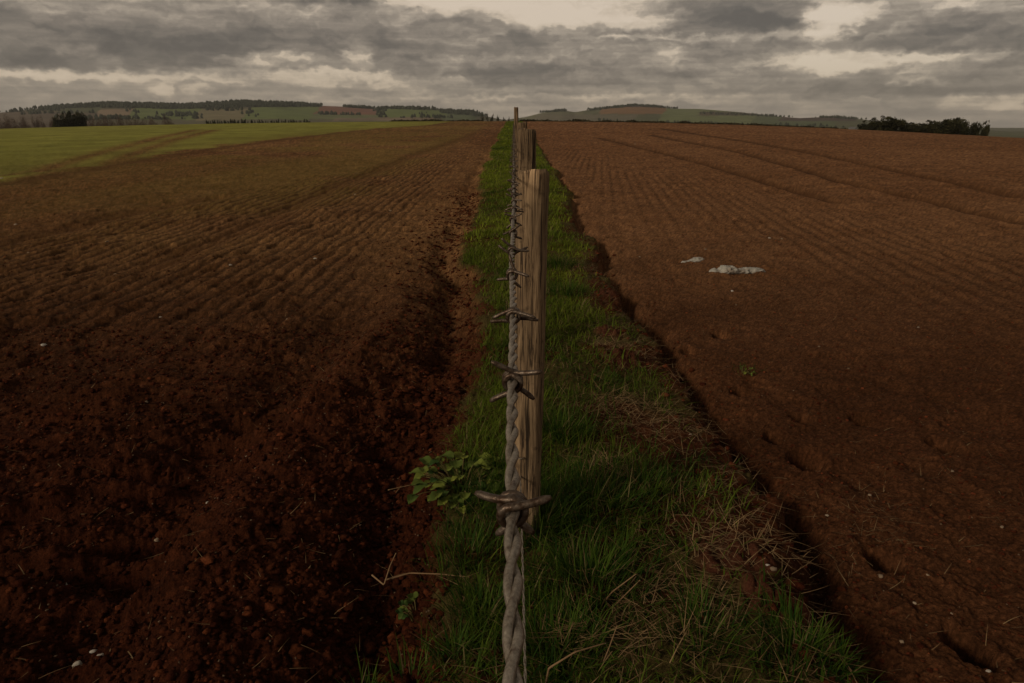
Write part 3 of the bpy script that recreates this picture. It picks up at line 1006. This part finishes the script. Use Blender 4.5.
stalk([(546, 683, .03), (549, 668, .10), (575, 652, .13), (606, 643, .12)], .0028, "bent tan dead stalk in the grass right of the wire at the bottom")
stalk([(601, 668, .03), (609, 648, .10), (617, 626, .16)], .0022, "thin upright tan dead stalk in the grass beside the bent stalk")
stalk([(596, 612, .02), (612, 592, .10), (636, 574, .17)], .0024, "pale dead grass stem leaning right in the grass tussock")
stalk([(604, 616, .02), (624, 596, .09), (640, 580, .15)], .0020, "second pale dead stem lying under the leaning grass stem")
stalk([(385, 580, .015), (410, 573, .02), (440, 574, .02), (470, 577, .02)], .0026, "curved tan dead stem on bare soil left of the grass")
stalk([(372, 575, .01), (384, 585, .01), (390, 566, .05), (396, 553, .10)], .0024, "forked tan dead stem standing in the dark left soil")
stalk([(388, 490, .02), (420, 483, .015), (440, 484, .015)], .002, "straight pale straw lying below the leafy weed")

# ------------------------------------------------------------------ trees near the crest
def tree_meshes(kind, seed):
    """unit tree about 1 high, 1 wide: trunk mesh and crown mesh"""
    rng = np.random.default_rng(seed)
    tr = MB(); cr = MB()
    top = {'bush': .45, 'conifer': .92, 'bare': .62}[kind]
    zz = np.linspace(-.15, top, 8)
    tr.tube(np.stack([.02 * np.sin(zz * 5 + seed), .02 * np.cos(zz * 4 + seed), zz], 1), np.linspace(.032, .008, 8), 7, (.05, .038, .028))
    ends = []
    for k in range(9):
        a = rng.uniform(0, 6.28); z1 = rng.uniform(.3, top); L = rng.uniform(.22, .44) * (1 - .5 * z1)
        e = np.array([math.cos(a) * L, math.sin(a) * L, min(.92, z1 + L * rng.uniform(.3, .9))])
        ts = np.linspace(0, 1, 5)[:, None]
        tr.tube(np.array([0, 0, z1 * .75]) * (1 - ts) + e * ts, np.linspace(.013, .004, 5), 5, (.05, .038, .028))
        ends.append(e)
    if kind == 'bush':
        cl = [(e * rng.uniform(.7, 1.05), rng.uniform(.11, .22)) for e in ends]
        cl += [(np.array([rng.uniform(-.36, .36), rng.uniform(-.36, .36), rng.uniform(.12, .80)]), rng.uniform(.10, .22)) for _ in range(15)]
        cl += [(np.array([rng.uniform(-.25, .25), rng.uniform(-.25, .25), rng.uniform(.82, .98)]), rng.uniform(.04, .08)) for _ in range(5)]
        n, sz = 4600, .034
        colA, colB = np.array([.022, .022, .010]), np.array([.060, .054, .020])
    elif kind == 'conifer':
        cl = [(np.array([rng.normal(0, .5) * .34 * (1 - z_), rng.normal(0, .5) * .34 * (1 - z_), z_]), .05 + .17 * (1 - z_)) for z_ in np.linspace(.05, .97, 24)]
        n, sz = 2200, .035
        colA, colB = np.array([.022, .024, .012]), np.array([.045, .048, .022])
    else:
        cl = [(e * rng.uniform(.8, 1.1), rng.uniform(.10, .2)) for e in ends] + [(np.array([rng.uniform(-.32, .32), rng.uniform(-.32, .32), rng.uniform(.25, .85)]), rng.uniform(.10, .2)) for _ in range(10)]
        n, sz = 1300, .03
        colA, colB = np.array([.05, .032, .022]), np.array([.13, .082, .055])
    cc = np.array([c for c, _ in cl]); rr = np.array([r__ for _, r__ in cl])
    pick = rng.choice(len(cl), n, p=rr ** 2 / (rr ** 2).sum())
    d = rng.normal(size=(n, 3)); d /= np.linalg.norm(d, axis=1)[:, None]
    P = cc[pick] + d * (rr[pick] * np.where(rng.random(n) < .12, rng.uniform(1.0, 1.45, n), rng.uniform(.35, 1.05, n) ** .6))[:, None]
    P[:, 2] = np.maximum(P[:, 2], .0)
    A = rng.normal(size=(n, 3)); A /= np.linalg.norm(A, axis=1)[:, None]
    B = np.cross(A, rng.normal(size=(n, 3))); B /= np.linalg.norm(B, axis=1)[:, None]
    s_ = (sz * rng.uniform(.5, 1.3, n))[:, None]
    if kind == 'bare':
        V_ = np.stack([P - A * s_ * 1.6 - B * s_ * .10, P - A * s_ * 1.6 + B * s_ * .10, P + A * s_ * 1.6 + B * s_ * .08, P + A * s_ * 1.6 - B * s_ * .08], 1)
    else:
        V_ = np.stack([P - A * s_ * .7 - B * s_ * .4, P + A * s_ * .1 - B * s_ * .7, P + A * s_ + B * s_ * .2, P - A * s_ * .2 + B * s_ * .7], 1)
    tone = np.clip(rng.normal(.4, .3, len(cl)), 0, 1)[pick][:, None]
    C_ = (colA * (1 - tone) + colB * tone) * rng.uniform(.75, 1.25, n)[:, None]
    cr.add(V_.reshape(-1, 3), np.arange(n * 4).reshape(-1, 4), None, np.repeat(C_, 4, 0))
    return tr.mesh("trunk", M_BARK), cr.mesh("crown", M_LEAF, False)


TREES = {k: [] for k in ('bush', 'conifer', 'bare')}
for k, c_ in (('bush', 5), ('conifer', 3), ('bare', 4)):
    for q in range(c_):
        tm, cm = tree_meshes(k, 100 + 7 * q + len(k))
        TREES[k].append((tm, cm))
proto = {}


def tree(name, kind, var, x, y, z, h, w, label, group=None):
    key = (name,)
    tm, cm = TREES[kind][var % len(TREES[kind])]
    if key not in proto:
        o = empty(name); proto[key] = o
        obj("trunk", tm, o); obj("crown", cm, o)
    else:
        src = proto[key]
        o = src.copy(); COL.objects.link(o)
        if "group" in o: del o["group"]
        for ch in list(src.children):
            c = ch.copy(); COL.objects.link(c); c.parent = o
            c.data = tm if c.name.startswith("trunk") else cm
    o.location = (x, y, z); o.scale = (w, w, h); o.rotation_euler = (0, 0, random.uniform(0, 6.28))
    return tag(o, label, "tree", group)


def place(px, ytop, dist, wpx, base=None):
    """x, y, base height, height and width of a tree whose top shows at (px, ytop) at a distance"""
    d = ray(px, ytop); t = dist / d[1]
    x, y, zt = d[0] * t, dist, EYE + d[2] * t
    zb = float(hmac(x, y)) if base is None else base
    return x, y, zb, zt - zb, wpx * t * float(np.dot(d, _f)) / FPX


right_row = [(869, 121, 22, 'bush'), (880, 118.5, 24, 'bush'), (891, 117, 24, 'bush'), (899, 120, 20, 'bush'), (910, 123, 22, 'bush'), (920, 124, 20, 'bush'), (931, 121.5, 24, 'bush'), (941, 121, 22, 'bush'),
             (950, 119.5, 22, 'bush'), (957, 118.5, 20, 'bush'), (964, 121, 14, 'bush')]
lab = ["leftmost rounded bushy tree of the dark row on the right horizon", None, "tallest rounded tree in the left half of the dark row on the right horizon"]
for q, (px, yt, w, kd) in enumerate(right_row):
    x, y, zb, h, ww = place(px, yt, 158 + 5 * math.sin(q * 2.2), w)
    tree("hedgerow_tree", kd, q, x, y, zb - .2, h * 1.06 + .2, ww * 1.1, lab[q] if q < 3 and lab[q] else "dark bushy tree merged into the row on the right horizon", "dark row of trees on the right horizon")
x, y, zb, h, ww = place(977, 121.5, 160, 12); tree("hedgerow_tree", 'bush', 3, x, y, zb - .2, h + .2, ww, "slim tree with a see-through crown near the right end of the dark row", "dark row of trees on the right horizon")
x, y, zb, h, ww = place(987, 121, 160, 10); tree("hedgerow_tree", 'bush', 1, x, y, zb - .2, h + .2, ww, "last small leaning tree at the far right end of the dark row", "dark row of trees on the right horizon")
x, y, zb, h, ww = place(832, 122, 330, 14); tree("bare_tree", 'bare', 1, x, y, zb - 1, h + 1, ww, "brown leafless tree left of the dark row on the right horizon")
for q, (px, yt, w) in enumerate([(59, 119, 10), (66, 117.5, 12), (73, 116.5, 12), (79, 116, 9)]):
    x, y, zb, h, ww = place(px, yt, 240 + 3 * q, w)
    tree("dark_tree", 'bush', q, x, y, zb - .2, h * 1.2 + .2, ww * 1.5, "dark dense tree in the black clump on the left horizon", "black tree clump on the left horizon")
# leafless hedgerow trees along the far edge of the green field
for q in range(46):
    px = -4 + q * 3.9 + random.uniform(-1.5, 1.5)
    yt = 120.5 + 2.2 * math.sin(q * 1.7) + random.uniform(-1.5, 1.5) - (1.5 if 88 < px < 125 else 0)
    x, y, zb, h, ww = place(px, yt, 300 + random.uniform(-20, 30), random.uniform(8, 13))
    tree("bare_tree", 'bare', q, x, y, zb - .2, h * 1.12 + .2, ww, "brown leafless tree in the hedgerow behind the green field", "leafless hedgerow behind the green field")
for q in range(48):
    px = 206 + q * 2.22 + random.uniform(-.8, .8)
    yt = 120.3 + random.uniform(-1.2, 1.4) + (1.0 if q < 7 else 0)
    x, y, zb, h, ww = place(px, yt, 290, random.uniform(4.5, 7))
    tree("hedge_conifer", 'conifer', q, x, y, zb - .2, h + .2, ww * 1.9, "small dark conifer in the planted row behind the green field", "dark conifer row behind the green field")
for q, (px, yt, w) in enumerate([(482, 114.5, 5), (487, 114, 5), (492, 114.5, 5), (498, 115, 5), (504, 117, 5), (509, 117.5, 5)]):
    x, y, zb, h, ww = place(px, yt, 420, w)
    tree("distant_tree", 'bush', q, x, y, zb - 1, h + 1, ww, "small dark tree in the distant clump just left of the fence", "distant clump left of the fence")

# low hedge along the crest of the right field and a short one on the left
def hedge(pts, dist, label, seed, tone, hscale=1.0):
    rng = np.random.default_rng(seed)
    m_ = MB(); P = []
    pts = np.array(pts, float)
    for px in np.arange(pts[0, 0], pts[-1, 0], .42):
        yt = np.interp(px, pts[:, 0], pts[:, 1]) + 1.1 * (fbm(np.array([px * .13]), np.array([0.]), seed, 3)[0] - .5) * 3
        x, y, zb, h, _ = place(px, yt, dist, 1)
        for k in range(12):
            P.append((x + rng.normal(0, .3), y + rng.normal(0, .8), zb + h * rng.uniform(.0, 1.0)))
    P = np.array(P); n_ = len(P); o0 = P.mean(0); o0[2] = P[:, 2].min()
    A = rng.normal(size=(n_, 3)); A /= np.linalg.norm(A, axis=1)[:, None]
    B = np.cross(A, rng.normal(size=(n_, 3))); B /= np.linalg.norm(B, axis=1)[:, None]
    s_ = (.28 * dist / 150 * rng.uniform(.5, 1.3, n_))[:, None]
    V_ = np.stack([P - A * s_ - B * s_ * .5, P - B * s_ * .6 + A * s_ * .3, P + A * s_ + B * s_ * .5, P + B * s_ * .6 - A * s_ * .3], 1) - o0
    m_.add(V_.reshape(-1, 3), np.arange(n_ * 4).reshape(-1, 4), None, np.repeat(np.array(tone) * rng.uniform(.6, 1.4, n_)[:, None], 4, 0))
    o = obj("hedge", m_.mesh("hedge", M_LEAF, False)); o.location = o0
    return tag(o, label, "hedge")


hedge([(522, 120.5), (600, 120.8), (700, 123), (760, 125), (800, 126.5), (845, 128.5)], 165, "long low dark hedge along the far edge of the right field", 3, (.05, .042, .022))
hedge([(392, 121.2), (430, 120.8), (480, 120)], 170, "short low dark hedge at the far edge of the left field", 4, (.05, .042, .022))

# pale farm building beside the dark row
x, y, zb, h, ww = place(853, 127.2, 360, 7)
fb = empty("farm_building", (x, y, zb)); tag(fb, "tiny white farm building left of the dark row of trees", "building")
w2, d2, h2 = ww / 2, 2.2, h * .72
m_ = MB()
bv = np.array([(-w2, -d2, -1), (w2, -d2, -1), (w2, d2, -1), (-w2, d2, -1), (-w2, -d2, h2), (w2, -d2, h2), (w2, d2, h2), (-w2, d2, h2), (-w2, 0, h), (w2, 0, h)])
m_.add(bv, [(0, 1, 5, 4), (1, 2, 6, 5), (2, 3, 7, 6), (3, 0, 4, 7)], [(4, 8, 7), (5, 6, 9)], (.62, .60, .56))
obj("wall", m_.mesh("farm_wall", M_WALL, False), fb)
m_ = MB(); e_ = .25
for sgn in (-1, 1):
    m_.add([(-w2 - e_, sgn * (d2 + e_), h2 - .05), (w2 + e_, sgn * (d2 + e_), h2 - .05), (w2 + e_, 0, h + .12), (-w2 - e_, 0, h + .12),
            (-w2 - e_, sgn * (d2 + e_), h2 + .08), (w2 + e_, sgn * (d2 + e_), h2 + .08), (w2 + e_, 0, h + .25), (-w2 - e_, 0, h + .25)],
           [(0, 1, 2, 3), (4, 5, 6, 7), (0, 1, 5, 4), (1, 2, 6, 5), (0, 3, 7, 4)], None, (.20, .19, .18))
obj("roof", m_.mesh("farm_roof", M_WALL, False), fb)

# ------------------------------------------------------------------ hills
SKY_L = [(-140, 118), (-60, 115), (0, 112.5), (40, 108.5), (80, 105.5), (110, 103.8), (150, 104.5), (185, 105.5), (235, 102), (275, 101.5), (318, 105.5), (345, 106.5), (375, 108.5), (420, 107), (442, 110.5),
         (470, 111.5), (483, 115.5), (500, 119), (525, 122), (560, 126), (700, 130)]
SKY_R = [(440, 128), (500, 120.5), (525, 117), (545, 112), (562, 110), (575, 112), (590, 109.5), (610, 106), (632, 104.8), (650, 106), (672, 108.5), (700, 108.8), (740, 112), (780, 116.5), (800, 118), (832, 116.5),
         (860, 119), (900, 124), (960, 128), (1010, 131.5), (1060, 131), (1160, 130)]


def hill(sky, dist, depth, patches, seed, base_col, name):
    pxs = np.arange(sky[0][0], sky[-1][0] + .1, 1.6)
    sk = np.array(sky, float)
    us = np.linspace(0, 1, 44)
    V_ = []; C_ = []
    for u in us:
        for px in pxs:
            yt = np.interp(px, sk[:, 0], sk[:, 1])
            d = ray(px, yt); hd = d / math.hypot(d[0], d[1])
            rr = dist - depth * (1 - u) if u < .8 else dist - depth * .2 + (u - .8) / .2 * depth * .9
            ztop = EYE + hd[2] * (dist - depth * .2) - 0
            ub = min(u / .8, 1)
            prof = ub ** 1.15 * (1.12 - .12 * ub)
            z = -22 + (ztop + 22) * prof
            if u > .8: z = ztop - (u - .8) / .2 * depth * .12
            V_.append((hd[0] * rr, hd[1] * rr, z))
    V_ = np.array(V_)
    zn = (fbm(V_[:, 0] * .006, V_[:, 1] * .006, seed, 4) - .5) * 10
    ub_ = np.repeat(np.clip(us / .8, 0, 1), len(pxs))
    V_[:, 2] += zn * np.sin(np.pi * np.clip(ub_, 0, 1))
    # pixel each point would show at, to lay the patchwork of fields on the slope
    q = V_ - np.array([0, 0, EYE])
    dep = q @ _f
    PX = 512 + FPX * (q @ _r) / dep; PY = 341.5 - FPX * (q @ _u) / dep
    wob = (fbm(V_[:, 0] * .01, V_[:, 1] * .01, seed + 3, 3) - .5)
    C_ = np.tile(np.array(base_col, float), (len(V_), 1)) * (1.0 + .5 * fbm(V_[:, 0] * .02, V_[:, 1] * .02, seed + 7, 3))[:, None]
    for x0, x1, ya, yb, col in patches:
        mk = (PX + wob * 6 + (PY - 112) * .8 > x0) & (PX + wob * 6 + (PY - 112) * .8 < x1) & (PY + wob * 2 > ya) & (PY + wob * 2 < yb)
        C_[mk] = np.array(col) * (1.1 + .25 * vn(V_[mk, 0] * .03, V_[mk, 1] * .03, seed + 9))[:, None]
    k = len(pxs); n_ = len(us)
    i_ = np.arange(n_ - 1)[:, None] * k; j_ = np.arange(k - 1)[None]
    Q_ = np.stack([i_ + j_, i_ + j_ + 1, i_ + k + j_ + 1, i_ + k + j_], -1).reshape(-1, 4)
    o = obj(name, mesh_np(name, V_, Q_, M_HILL, C_, True)); o["kind"] = "structure"
    return V_, PX, PY


GRN = (.115, .140, .048); GR2 = (.125, .14, .06); TAN = (.20, .145, .095); RED = (.17, .085, .058); WOOD = (.035, .042, .022); BRN = (.12, .085, .05); ORG = (.17, .095, .045); HEA = (.065, .045, .035)
hl_v, hl_px, hl_py = hill(SKY_L, 2600, 1500, [
    (-140, 100, 112, 130, (.10, .075, .052)), (98, 132, 109.5, 119, TAN), (132, 200, 108, 119, GRN), (200, 248, 109.5, 120, (.16, .135, .075)), (248, 316, 106.5, 119.5, GRN),
    (316, 378, 105, 114.5, RED), (316, 380, 114.5, 119, (.12, .13, .06)), (380, 448, 108, 118, GRN), (448, 482, 111.5, 120, (.085, .10, .05)), (60, 98, 106, 113, (.075, .08, .042)), (340, 440, 117.5, 121, (.16, .12, .08))],
    5, (.09, .08, .045), "hills")
hr_v, hr_px, hr_py = hill(SKY_R, 3100, 1700, [
    (525, 585, 109, 119, (.12, .115, .065)), (585, 672, 100, 107.6, HEA), (600, 664, 107.6, 114, ORG), (540, 640, 114.5, 123, (.12, .105, .07)), (664, 760, 108, 126, GR2), (700, 790, 111.8, 115.5, (.085, .065, .04)),
    (760, 845, 113, 128, (.085, .10, .048)), (785, 862, 116, 121, HEA)], 6, (.085, .085, .045), "hills")


def woodland(strips_, Vh, PXh, PYh, seed, label, hgt=11):
    """far-off wood: each tree is a small irregular cone of needles on the slope"""
    rng = np.random.default_rng(seed)
    m_ = MB(); pts = []
    for x0, x1, ya0, yb0, ya1, yb1, n_ in strips_:
        t = (PXh - x0) / (x1 - x0)
        ok = np.where((t > 0) & (t < 1) & (PYh > ya0 + (ya1 - ya0) * t) & (PYh < yb0 + (yb1 - yb0) * t))[0]
        if len(ok) == 0: continue
        pts.append(Vh[rng.choice(ok, n_)] + rng.normal(0, 8, (n_, 3)) * np.array([1, 1, 0]))
    P = np.vstack(pts); n_ = len(P)
    k = 7
    for ring in range(1):
        h = hgt * rng.uniform(.6, 1.25, n_); w = h * rng.uniform(.28, .5, n_)
        th = np.arange(k) / k * 2 * np.pi
        lo = np.stack([np.cos(th), np.sin(th), np.zeros(k)], 1)[None] * w[:, None, None] * rng.uniform(.7, 1.2, (n_, k, 1)) + np.stack([np.zeros((n_, k)), np.zeros((n_, k)), h[:, None] * rng.uniform(-.05, .25, (n_, k))], 2)
        mi_ = np.stack([np.cos(th + .3), np.sin(th + .3), np.zeros(k)], 1)[None] * w[:, None, None] * rng.uniform(.5, 1., (n_, k, 1)) + np.stack([np.zeros((n_, k)), np.zeros((n_, k)), h[:, None] * rng.uniform(.4, .7, (n_, k))], 2)
        tp = np.zeros((n_, 1, 3)); tp[:, 0, 2] = h
        V_ = np.concatenate([lo, mi_, tp], 1) + P[:, None]
        b_ = np.arange(n_)[:, None, None] * (2 * k + 1)
        q_ = np.array([(j, (j + 1) % k, k + (j + 1) % k, k + j) for j in range(k)]); t_ = np.array([(k + j, k + (j + 1) % k, 2 * k) for j in range(k)])
        C_ = np.repeat(np.array(WOOD) * rng.uniform(.6, 1.3, n_)[:, None], 2 * k + 1, 0)
        m_.add(V_.reshape(-1, 3), (b_ + q_[None]).reshape(-1, 4), (b_ + t_[None]).reshape(-1, 3), C_)
    o = obj("woodland", m_.mesh("woodland", M_LEAF, False)); o["kind"] = "stuff"
    return tag(o, label, "woodland")


woodland([(40, 110, 107.5, 109.5, 103.5, 107, 420), (105, 170, 103.5, 108, 104, 109, 700), (165, 235, 104.5, 109.5, 102, 108, 800), (235, 318, 101.5, 107.5, 104.5, 107, 900), (205, 240, 105, 111, 104, 111, 150),
          (345, 380, 105.8, 107.5, 108, 109.5, 160), (378, 440, 107, 109, 109, 110.5, 260), (444, 484, 110, 113.5, 112, 117, 320), (376, 386, 109, 116, 109, 116, 40), (160, 200, 114, 117, 114, 117, 60),
          (60, 130, 118, 121, 118, 121, 60), (100, 200, 118.6, 119.6, 118.6, 119.6, 70), (316, 380, 114, 115, 114.5, 115.5, 34), (248, 254, 108, 118, 108, 118, 16), (380, 448, 116.8, 118, 117.5, 118.6, 40),
          (2, 60, 111, 113, 109, 111, 60), (20, 100, 114, 115, 113, 114, 40), (130, 136, 109, 118, 109, 118, 12), (420, 424, 109, 117, 109, 117, 10)], hl_v, hl_px, hl_py, 4, "dark conifer woods along the ridge of the left hills", 8)
woodland([(540, 566, 111, 113, 109.5, 111.5, 110), (590, 640, 109.5, 111, 104.3, 106, 300), (640, 676, 104.5, 106.5, 107.5, 109, 200), (700, 790, 113, 114.5, 116, 117.5, 140), (820, 862, 116, 118, 118, 120, 120),
          (600, 850, 120.5, 122, 127, 128.5, 160)], hr_v, hr_px, hr_py, 9, "dark woods and hedges along the ridge of the right hills", 7)

# ------------------------------------------------------------------ haze
hz = bpy.data.meshes.new("haze")
b = 4600.0
hv = [(-b, -600, -130), (b, -600, -130), (b, b, -130), (-b, b, -130), (-b, -600, 190), (b, -600, 190), (b, b, 190), (-b, b, 190)]
hz.from_pydata(hv, [], [(0, 3, 2, 1), (4, 5, 6, 7), (0, 1, 5, 4), (1, 2, 6, 5), (2, 3, 7, 6), (3, 0, 4, 7)])
mh = bpy.data.materials.new("haze_air"); mh.use_nodes = True
nt = mh.node_tree
nt.nodes.remove(nt.nodes["Principled BSDF"])
pv = nd(nt, 'ShaderNodeVolumePrincipled'); pv.inputs['Density'].default_value = 1.05e-4
pv.inputs['Color'].default_value = (.80, .80, .78, 1); pv.inputs['Anisotropy'].default_value = .2
nt.links.new(pv.outputs[0], nt.nodes['Material Output'].inputs['Volume'])
hz.materials.append(mh)
USE_HAZE = True
if USE_HAZE:
    ho = obj("haze", hz); ho["kind"] = "stuff"; tag(ho, "thin grey haze in front of the distant hills", "haze")

# ------------------------------------------------------------------ light
SUN_AZ, SUN_EL = R(-128), R(25)          # from the left and a little behind
sd = bpy.data.lights.new("sun", 'SUN'); sd.energy = 1.8; sd.angle = R(14); sd.color = (1, .86, .68)
so_ = bpy.data.objects.new("sun", sd); COL.objects.link(so_)
so_.rotation_euler = (R(90) - SUN_EL, 0, -SUN_AZ + math.pi)
so_.location = (-20, -5, 30)

w = bpy.data.worlds.new("World"); S.world = w; w.use_nodes = True
w.cycles.sampling_method = 'MANUAL'; w.cycles.sample_map_resolution = 512
nt = w.node_tree; L = nt.links
bg = nt.nodes["Background"]
sky = nd(nt, 'ShaderNodeTexSky', sky_type='NISHITA'); sky.sun_disc = False; sky.sun_elevation = SUN_EL; sky.sun_rotation = SUN_AZ
tc = nd(nt, 'ShaderNodeTexCoord'); sep = nd(nt, 'ShaderNodeSeparateXYZ'); L.new(tc.outputs['Generated'], sep.inputs[0])


def M(op, a, b_=None, c=None):
    n = nd(nt, 'ShaderNodeMath', operation=op)
    for k, v in enumerate((a, b_, c)):
        if v is None: continue
        if isinstance(v, (int, float)): n.inputs[k].default_value = v
        else: L.new(v, n.inputs[k])
    return n.outputs[0]


az = M('MULTIPLY', M('ARCTAN2', sep.outputs[0], sep.outputs[1]), 180 / math.pi)
el = M('MULTIPLY', M('ARCSINE', sep.outputs[2]), 180 / math.pi)


def noise(vx, vy, seed, scale, detail=7, rough=.58, dist=0.0):
    cb = nd(nt, 'ShaderNodeCombineXYZ'); L.new(vx, cb.inputs[0]); L.new(vy, cb.inputs[1]); cb.inputs[2].default_value = seed
    n = nd(nt, 'ShaderNodeTexNoise'); n.inputs['Scale'].default_value = scale; n.inputs['Detail'].default_value = detail; n.inputs['Roughness'].default_value = rough
    n.inputs['Distortion'].default_value = dist
    L.new(cb.outputs[0], n.inputs['Vector']); return n.outputs['Fac']


# cloud layers seen nearly edge-on: banks and gaps at their bearings, broken up by noise
wa = noise(az, M('MULTIPLY', el, 2.6), 3.0, .16, 5); wb = noise(az, M('MULTIPLY', el, 2.6), 9.0, .16, 5)
wf = noise(az, M('MULTIPLY', el, 1.5), 14.0, .8, 6, .55); wg = noise(az, M('MULTIPLY', el, 1.5), 17.0, .8, 6, .55)
az2 = M('ADD', az, M('ADD', M('MULTIPLY', M('SUBTRACT', wa, .5), 4.5), M('MULTIPLY', M('SUBTRACT', wf, .5), 3.0)))
el2 = M('ADD', el, M('ADD', M('MULTIPLY', M('SUBTRACT', wb, .5), .9), M('MULTIPLY', M('SUBTRACT', wg, .5), 1.3)))
BLOBS = [
    # dark banks
    (90, 48, 200, 19, .30), (260, 40, 150, 17, .20), (20, 60, 60, 7, .16), (330, -3, 50, 6, .5), (450, 40, 110, 26, .16), (486, 74, 36, 7, .20), (550, 72, 60, 10, .30), (420, 70, 50, 9, .12),
    (738, 14, 66, 17, .38), (750, 24, 50, 8, .20), (700, 62, 70, 14, .10), (600, 40, 90, 9, .14), (965, 36, 100, 18, .32), (880, 86, 170, 8, .17), (1010, 60, 60, 20, .12), (780, 46, 60, 4, .2), (620, 82, 120, 8, .12),
    # bright gaps and lit puffs
    (150, 77, 230, 4, -.33), (280, 73, 90, 4, -.24), (40, 77, 60, 3, -.10), (165, 91, 9, 5, -.34), (197, 90, 11, 4, -.28), (258, 62, 30, 5, -.42), (300, 59, 16, 5, -.34), (360, 55, 15, 9, -.48), (345, 73, 60, 3, -.22),
    (530, 2, 100, 15, -.52), (430, 3, 32, 6, -.36), (560, 20, 60, 8, -.40), (660, 20, 44, 8, -.46), (669, 58, 20, 11, -.17), (640, 38, 60, 2.5, -.34), (828, 22, 18, 16, -.48), (890, 8, 55, 7, -.30), (850, 60, 90, 6, -.50), (930, 58, 40, 4, -.25),
    (835, 70, 22, 4, -.40), (900, 80, 22, 3, -.25), (770, 36, 60, 3, -.28), (1000, 103, 15, 6, -.30), (955, 100, 18, 5, -.18), (450, 97, 130, 2.5, -.16), (640, 97, 140, 2.5, -.12), (60, 4, 120, 8, -.08), (440, 58, 20, 4, -.2), (690, 100, 300, 2, -.08)]
dens = None
for cx, cy, sx, sy, amp in BLOBS:
    d = ray(cx, cy); a0 = math.degrees(math.atan2(d[0], d[1])); e0 = math.degrees(math.asin(d[2]))
    sa = max(sx * .078, .1); se = sy * .084
    u = M('MULTIPLY', M('SUBTRACT', az2, a0), 1 / sa); v = M('MULTIPLY', M('SUBTRACT', el2, e0), 1 / se)
    g_ = M('MULTIPLY', M('EXPONENT', M('MULTIPLY', M('POWER', M('ADD', M('MULTIPLY', u, u), M('MULTIPLY', v, v)), 1.4), -1.0)), amp)
    dens = g_ if dens is None else M('ADD', dens, g_)
nA = noise(az2, M('MULTIPLY', el2, 3.6), 1.0, .13, 6, .5, .1)
nB = noise(az2, M('MULTIPLY', el2, 1.8), 5.0, .26, 7, .50, .0)
nBu = noise(az2, M('MULTIPLY', M('ADD', el2, .35), 1.8), 5.0, .26, 7, .50, .0)
nS = noise(M('MULTIPLY', az, .25), M('MULTIPLY', el, 4.5), 8.0, .5, 4, .5)      # flat stripes of the far deck
low = nd(nt, 'ShaderNodeMapRange'); low.inputs['From Min'].default_value = 1.0; low.inputs['From Max'].default_value = 4.0; low.inputs['To Min'].default_value = .35; low.inputs['To Max'].default_value = 1
L.new(el, low.inputs['Value'])
tot = M('ADD', M('ADD', dens, .455), M('ADD', M('MULTIPLY', M('MULTIPLY', M('SUBTRACT', nA, .5), .40), low.outputs[0]), M('MULTIPLY', M('MULTIPLY', M('SUBTRACT', nB, .5), .62), low.outputs[0])))
tot = M('ADD', tot, M('MULTIPLY', M('SUBTRACT', nS, .5), .40))
lit = M('MULTIPLY', M('MULTIPLY', M('SUBTRACT', nBu, nB), 1.9), low.outputs[0])        # thinner cloud above means a bright upper edge
tot = M('ADD', tot, lit)
# unseen high sky darkened beyond the visible rim, to deepen shade on the ground
mh_ = nd(nt, 'ShaderNodeMapRange'); mh_.inputs['From Min'].default_value = 11; mh_.inputs['From Max'].default_value = 24; mh_.inputs['To Max'].default_value = .38
L.new(el, mh_.inputs['Value']); tot = M('ADD', tot, mh_.outputs[0])
cr = nd(nt, 'ShaderNodeValToRGB'); e = cr.color_ramp.elements
e[0].position = .0; e[0].color = (.70, .555, .41, 1)
e[1].position = 1.0; e[1].color = (.105, .092, .079, 1)
for p, c in ((.22, (.57, .455, .335)), (.36, (.37, .302, .232)), (.50, (.265, .223, .178)), (.66, (.19, .161, .131)), (.84, (.135, .117, .098))):
    k = e.new(p); k.color = (*c, 1)
L.new(tot, cr.inputs[0])
skm = nd(nt, 'ShaderNodeVectorMath', operation='SCALE'); L.new(sky.outputs[0], skm.inputs[0]); skm.inputs['Scale'].default_value = .07
mix = nd(nt, 'ShaderNodeMix', data_type='RGBA')
mrn = nd(nt, 'ShaderNodeMapRange'); mrn.inputs['From Min'].default_value = .0; mrn.inputs['From Max'].default_value = .5; mrn.inputs['To Min'].default_value = .80; mrn.inputs['To Max'].default_value = .97
L.new(tot, mrn.inputs['Value']); L.new(mrn.outputs[0], mix.inputs[0])
L.new(skm.outputs[0], mix.inputs[6]); L.new(cr.outputs[0], mix.inputs[7])
L.new(mix.outputs[2], bg.inputs['Color']); bg.inputs['Strength'].default_value = 1.13

# ------------------------------------------------------------------ output
S.view_settings.view_transform = 'Standard'; S.view_settings.look = 'None'; S.view_settings.gamma = 1
S.view_settings.exposure = 0.0
S.cycles.volume_bounces = 0
S.cycles.max_bounces = 5
S.cycles.use_denoising = True
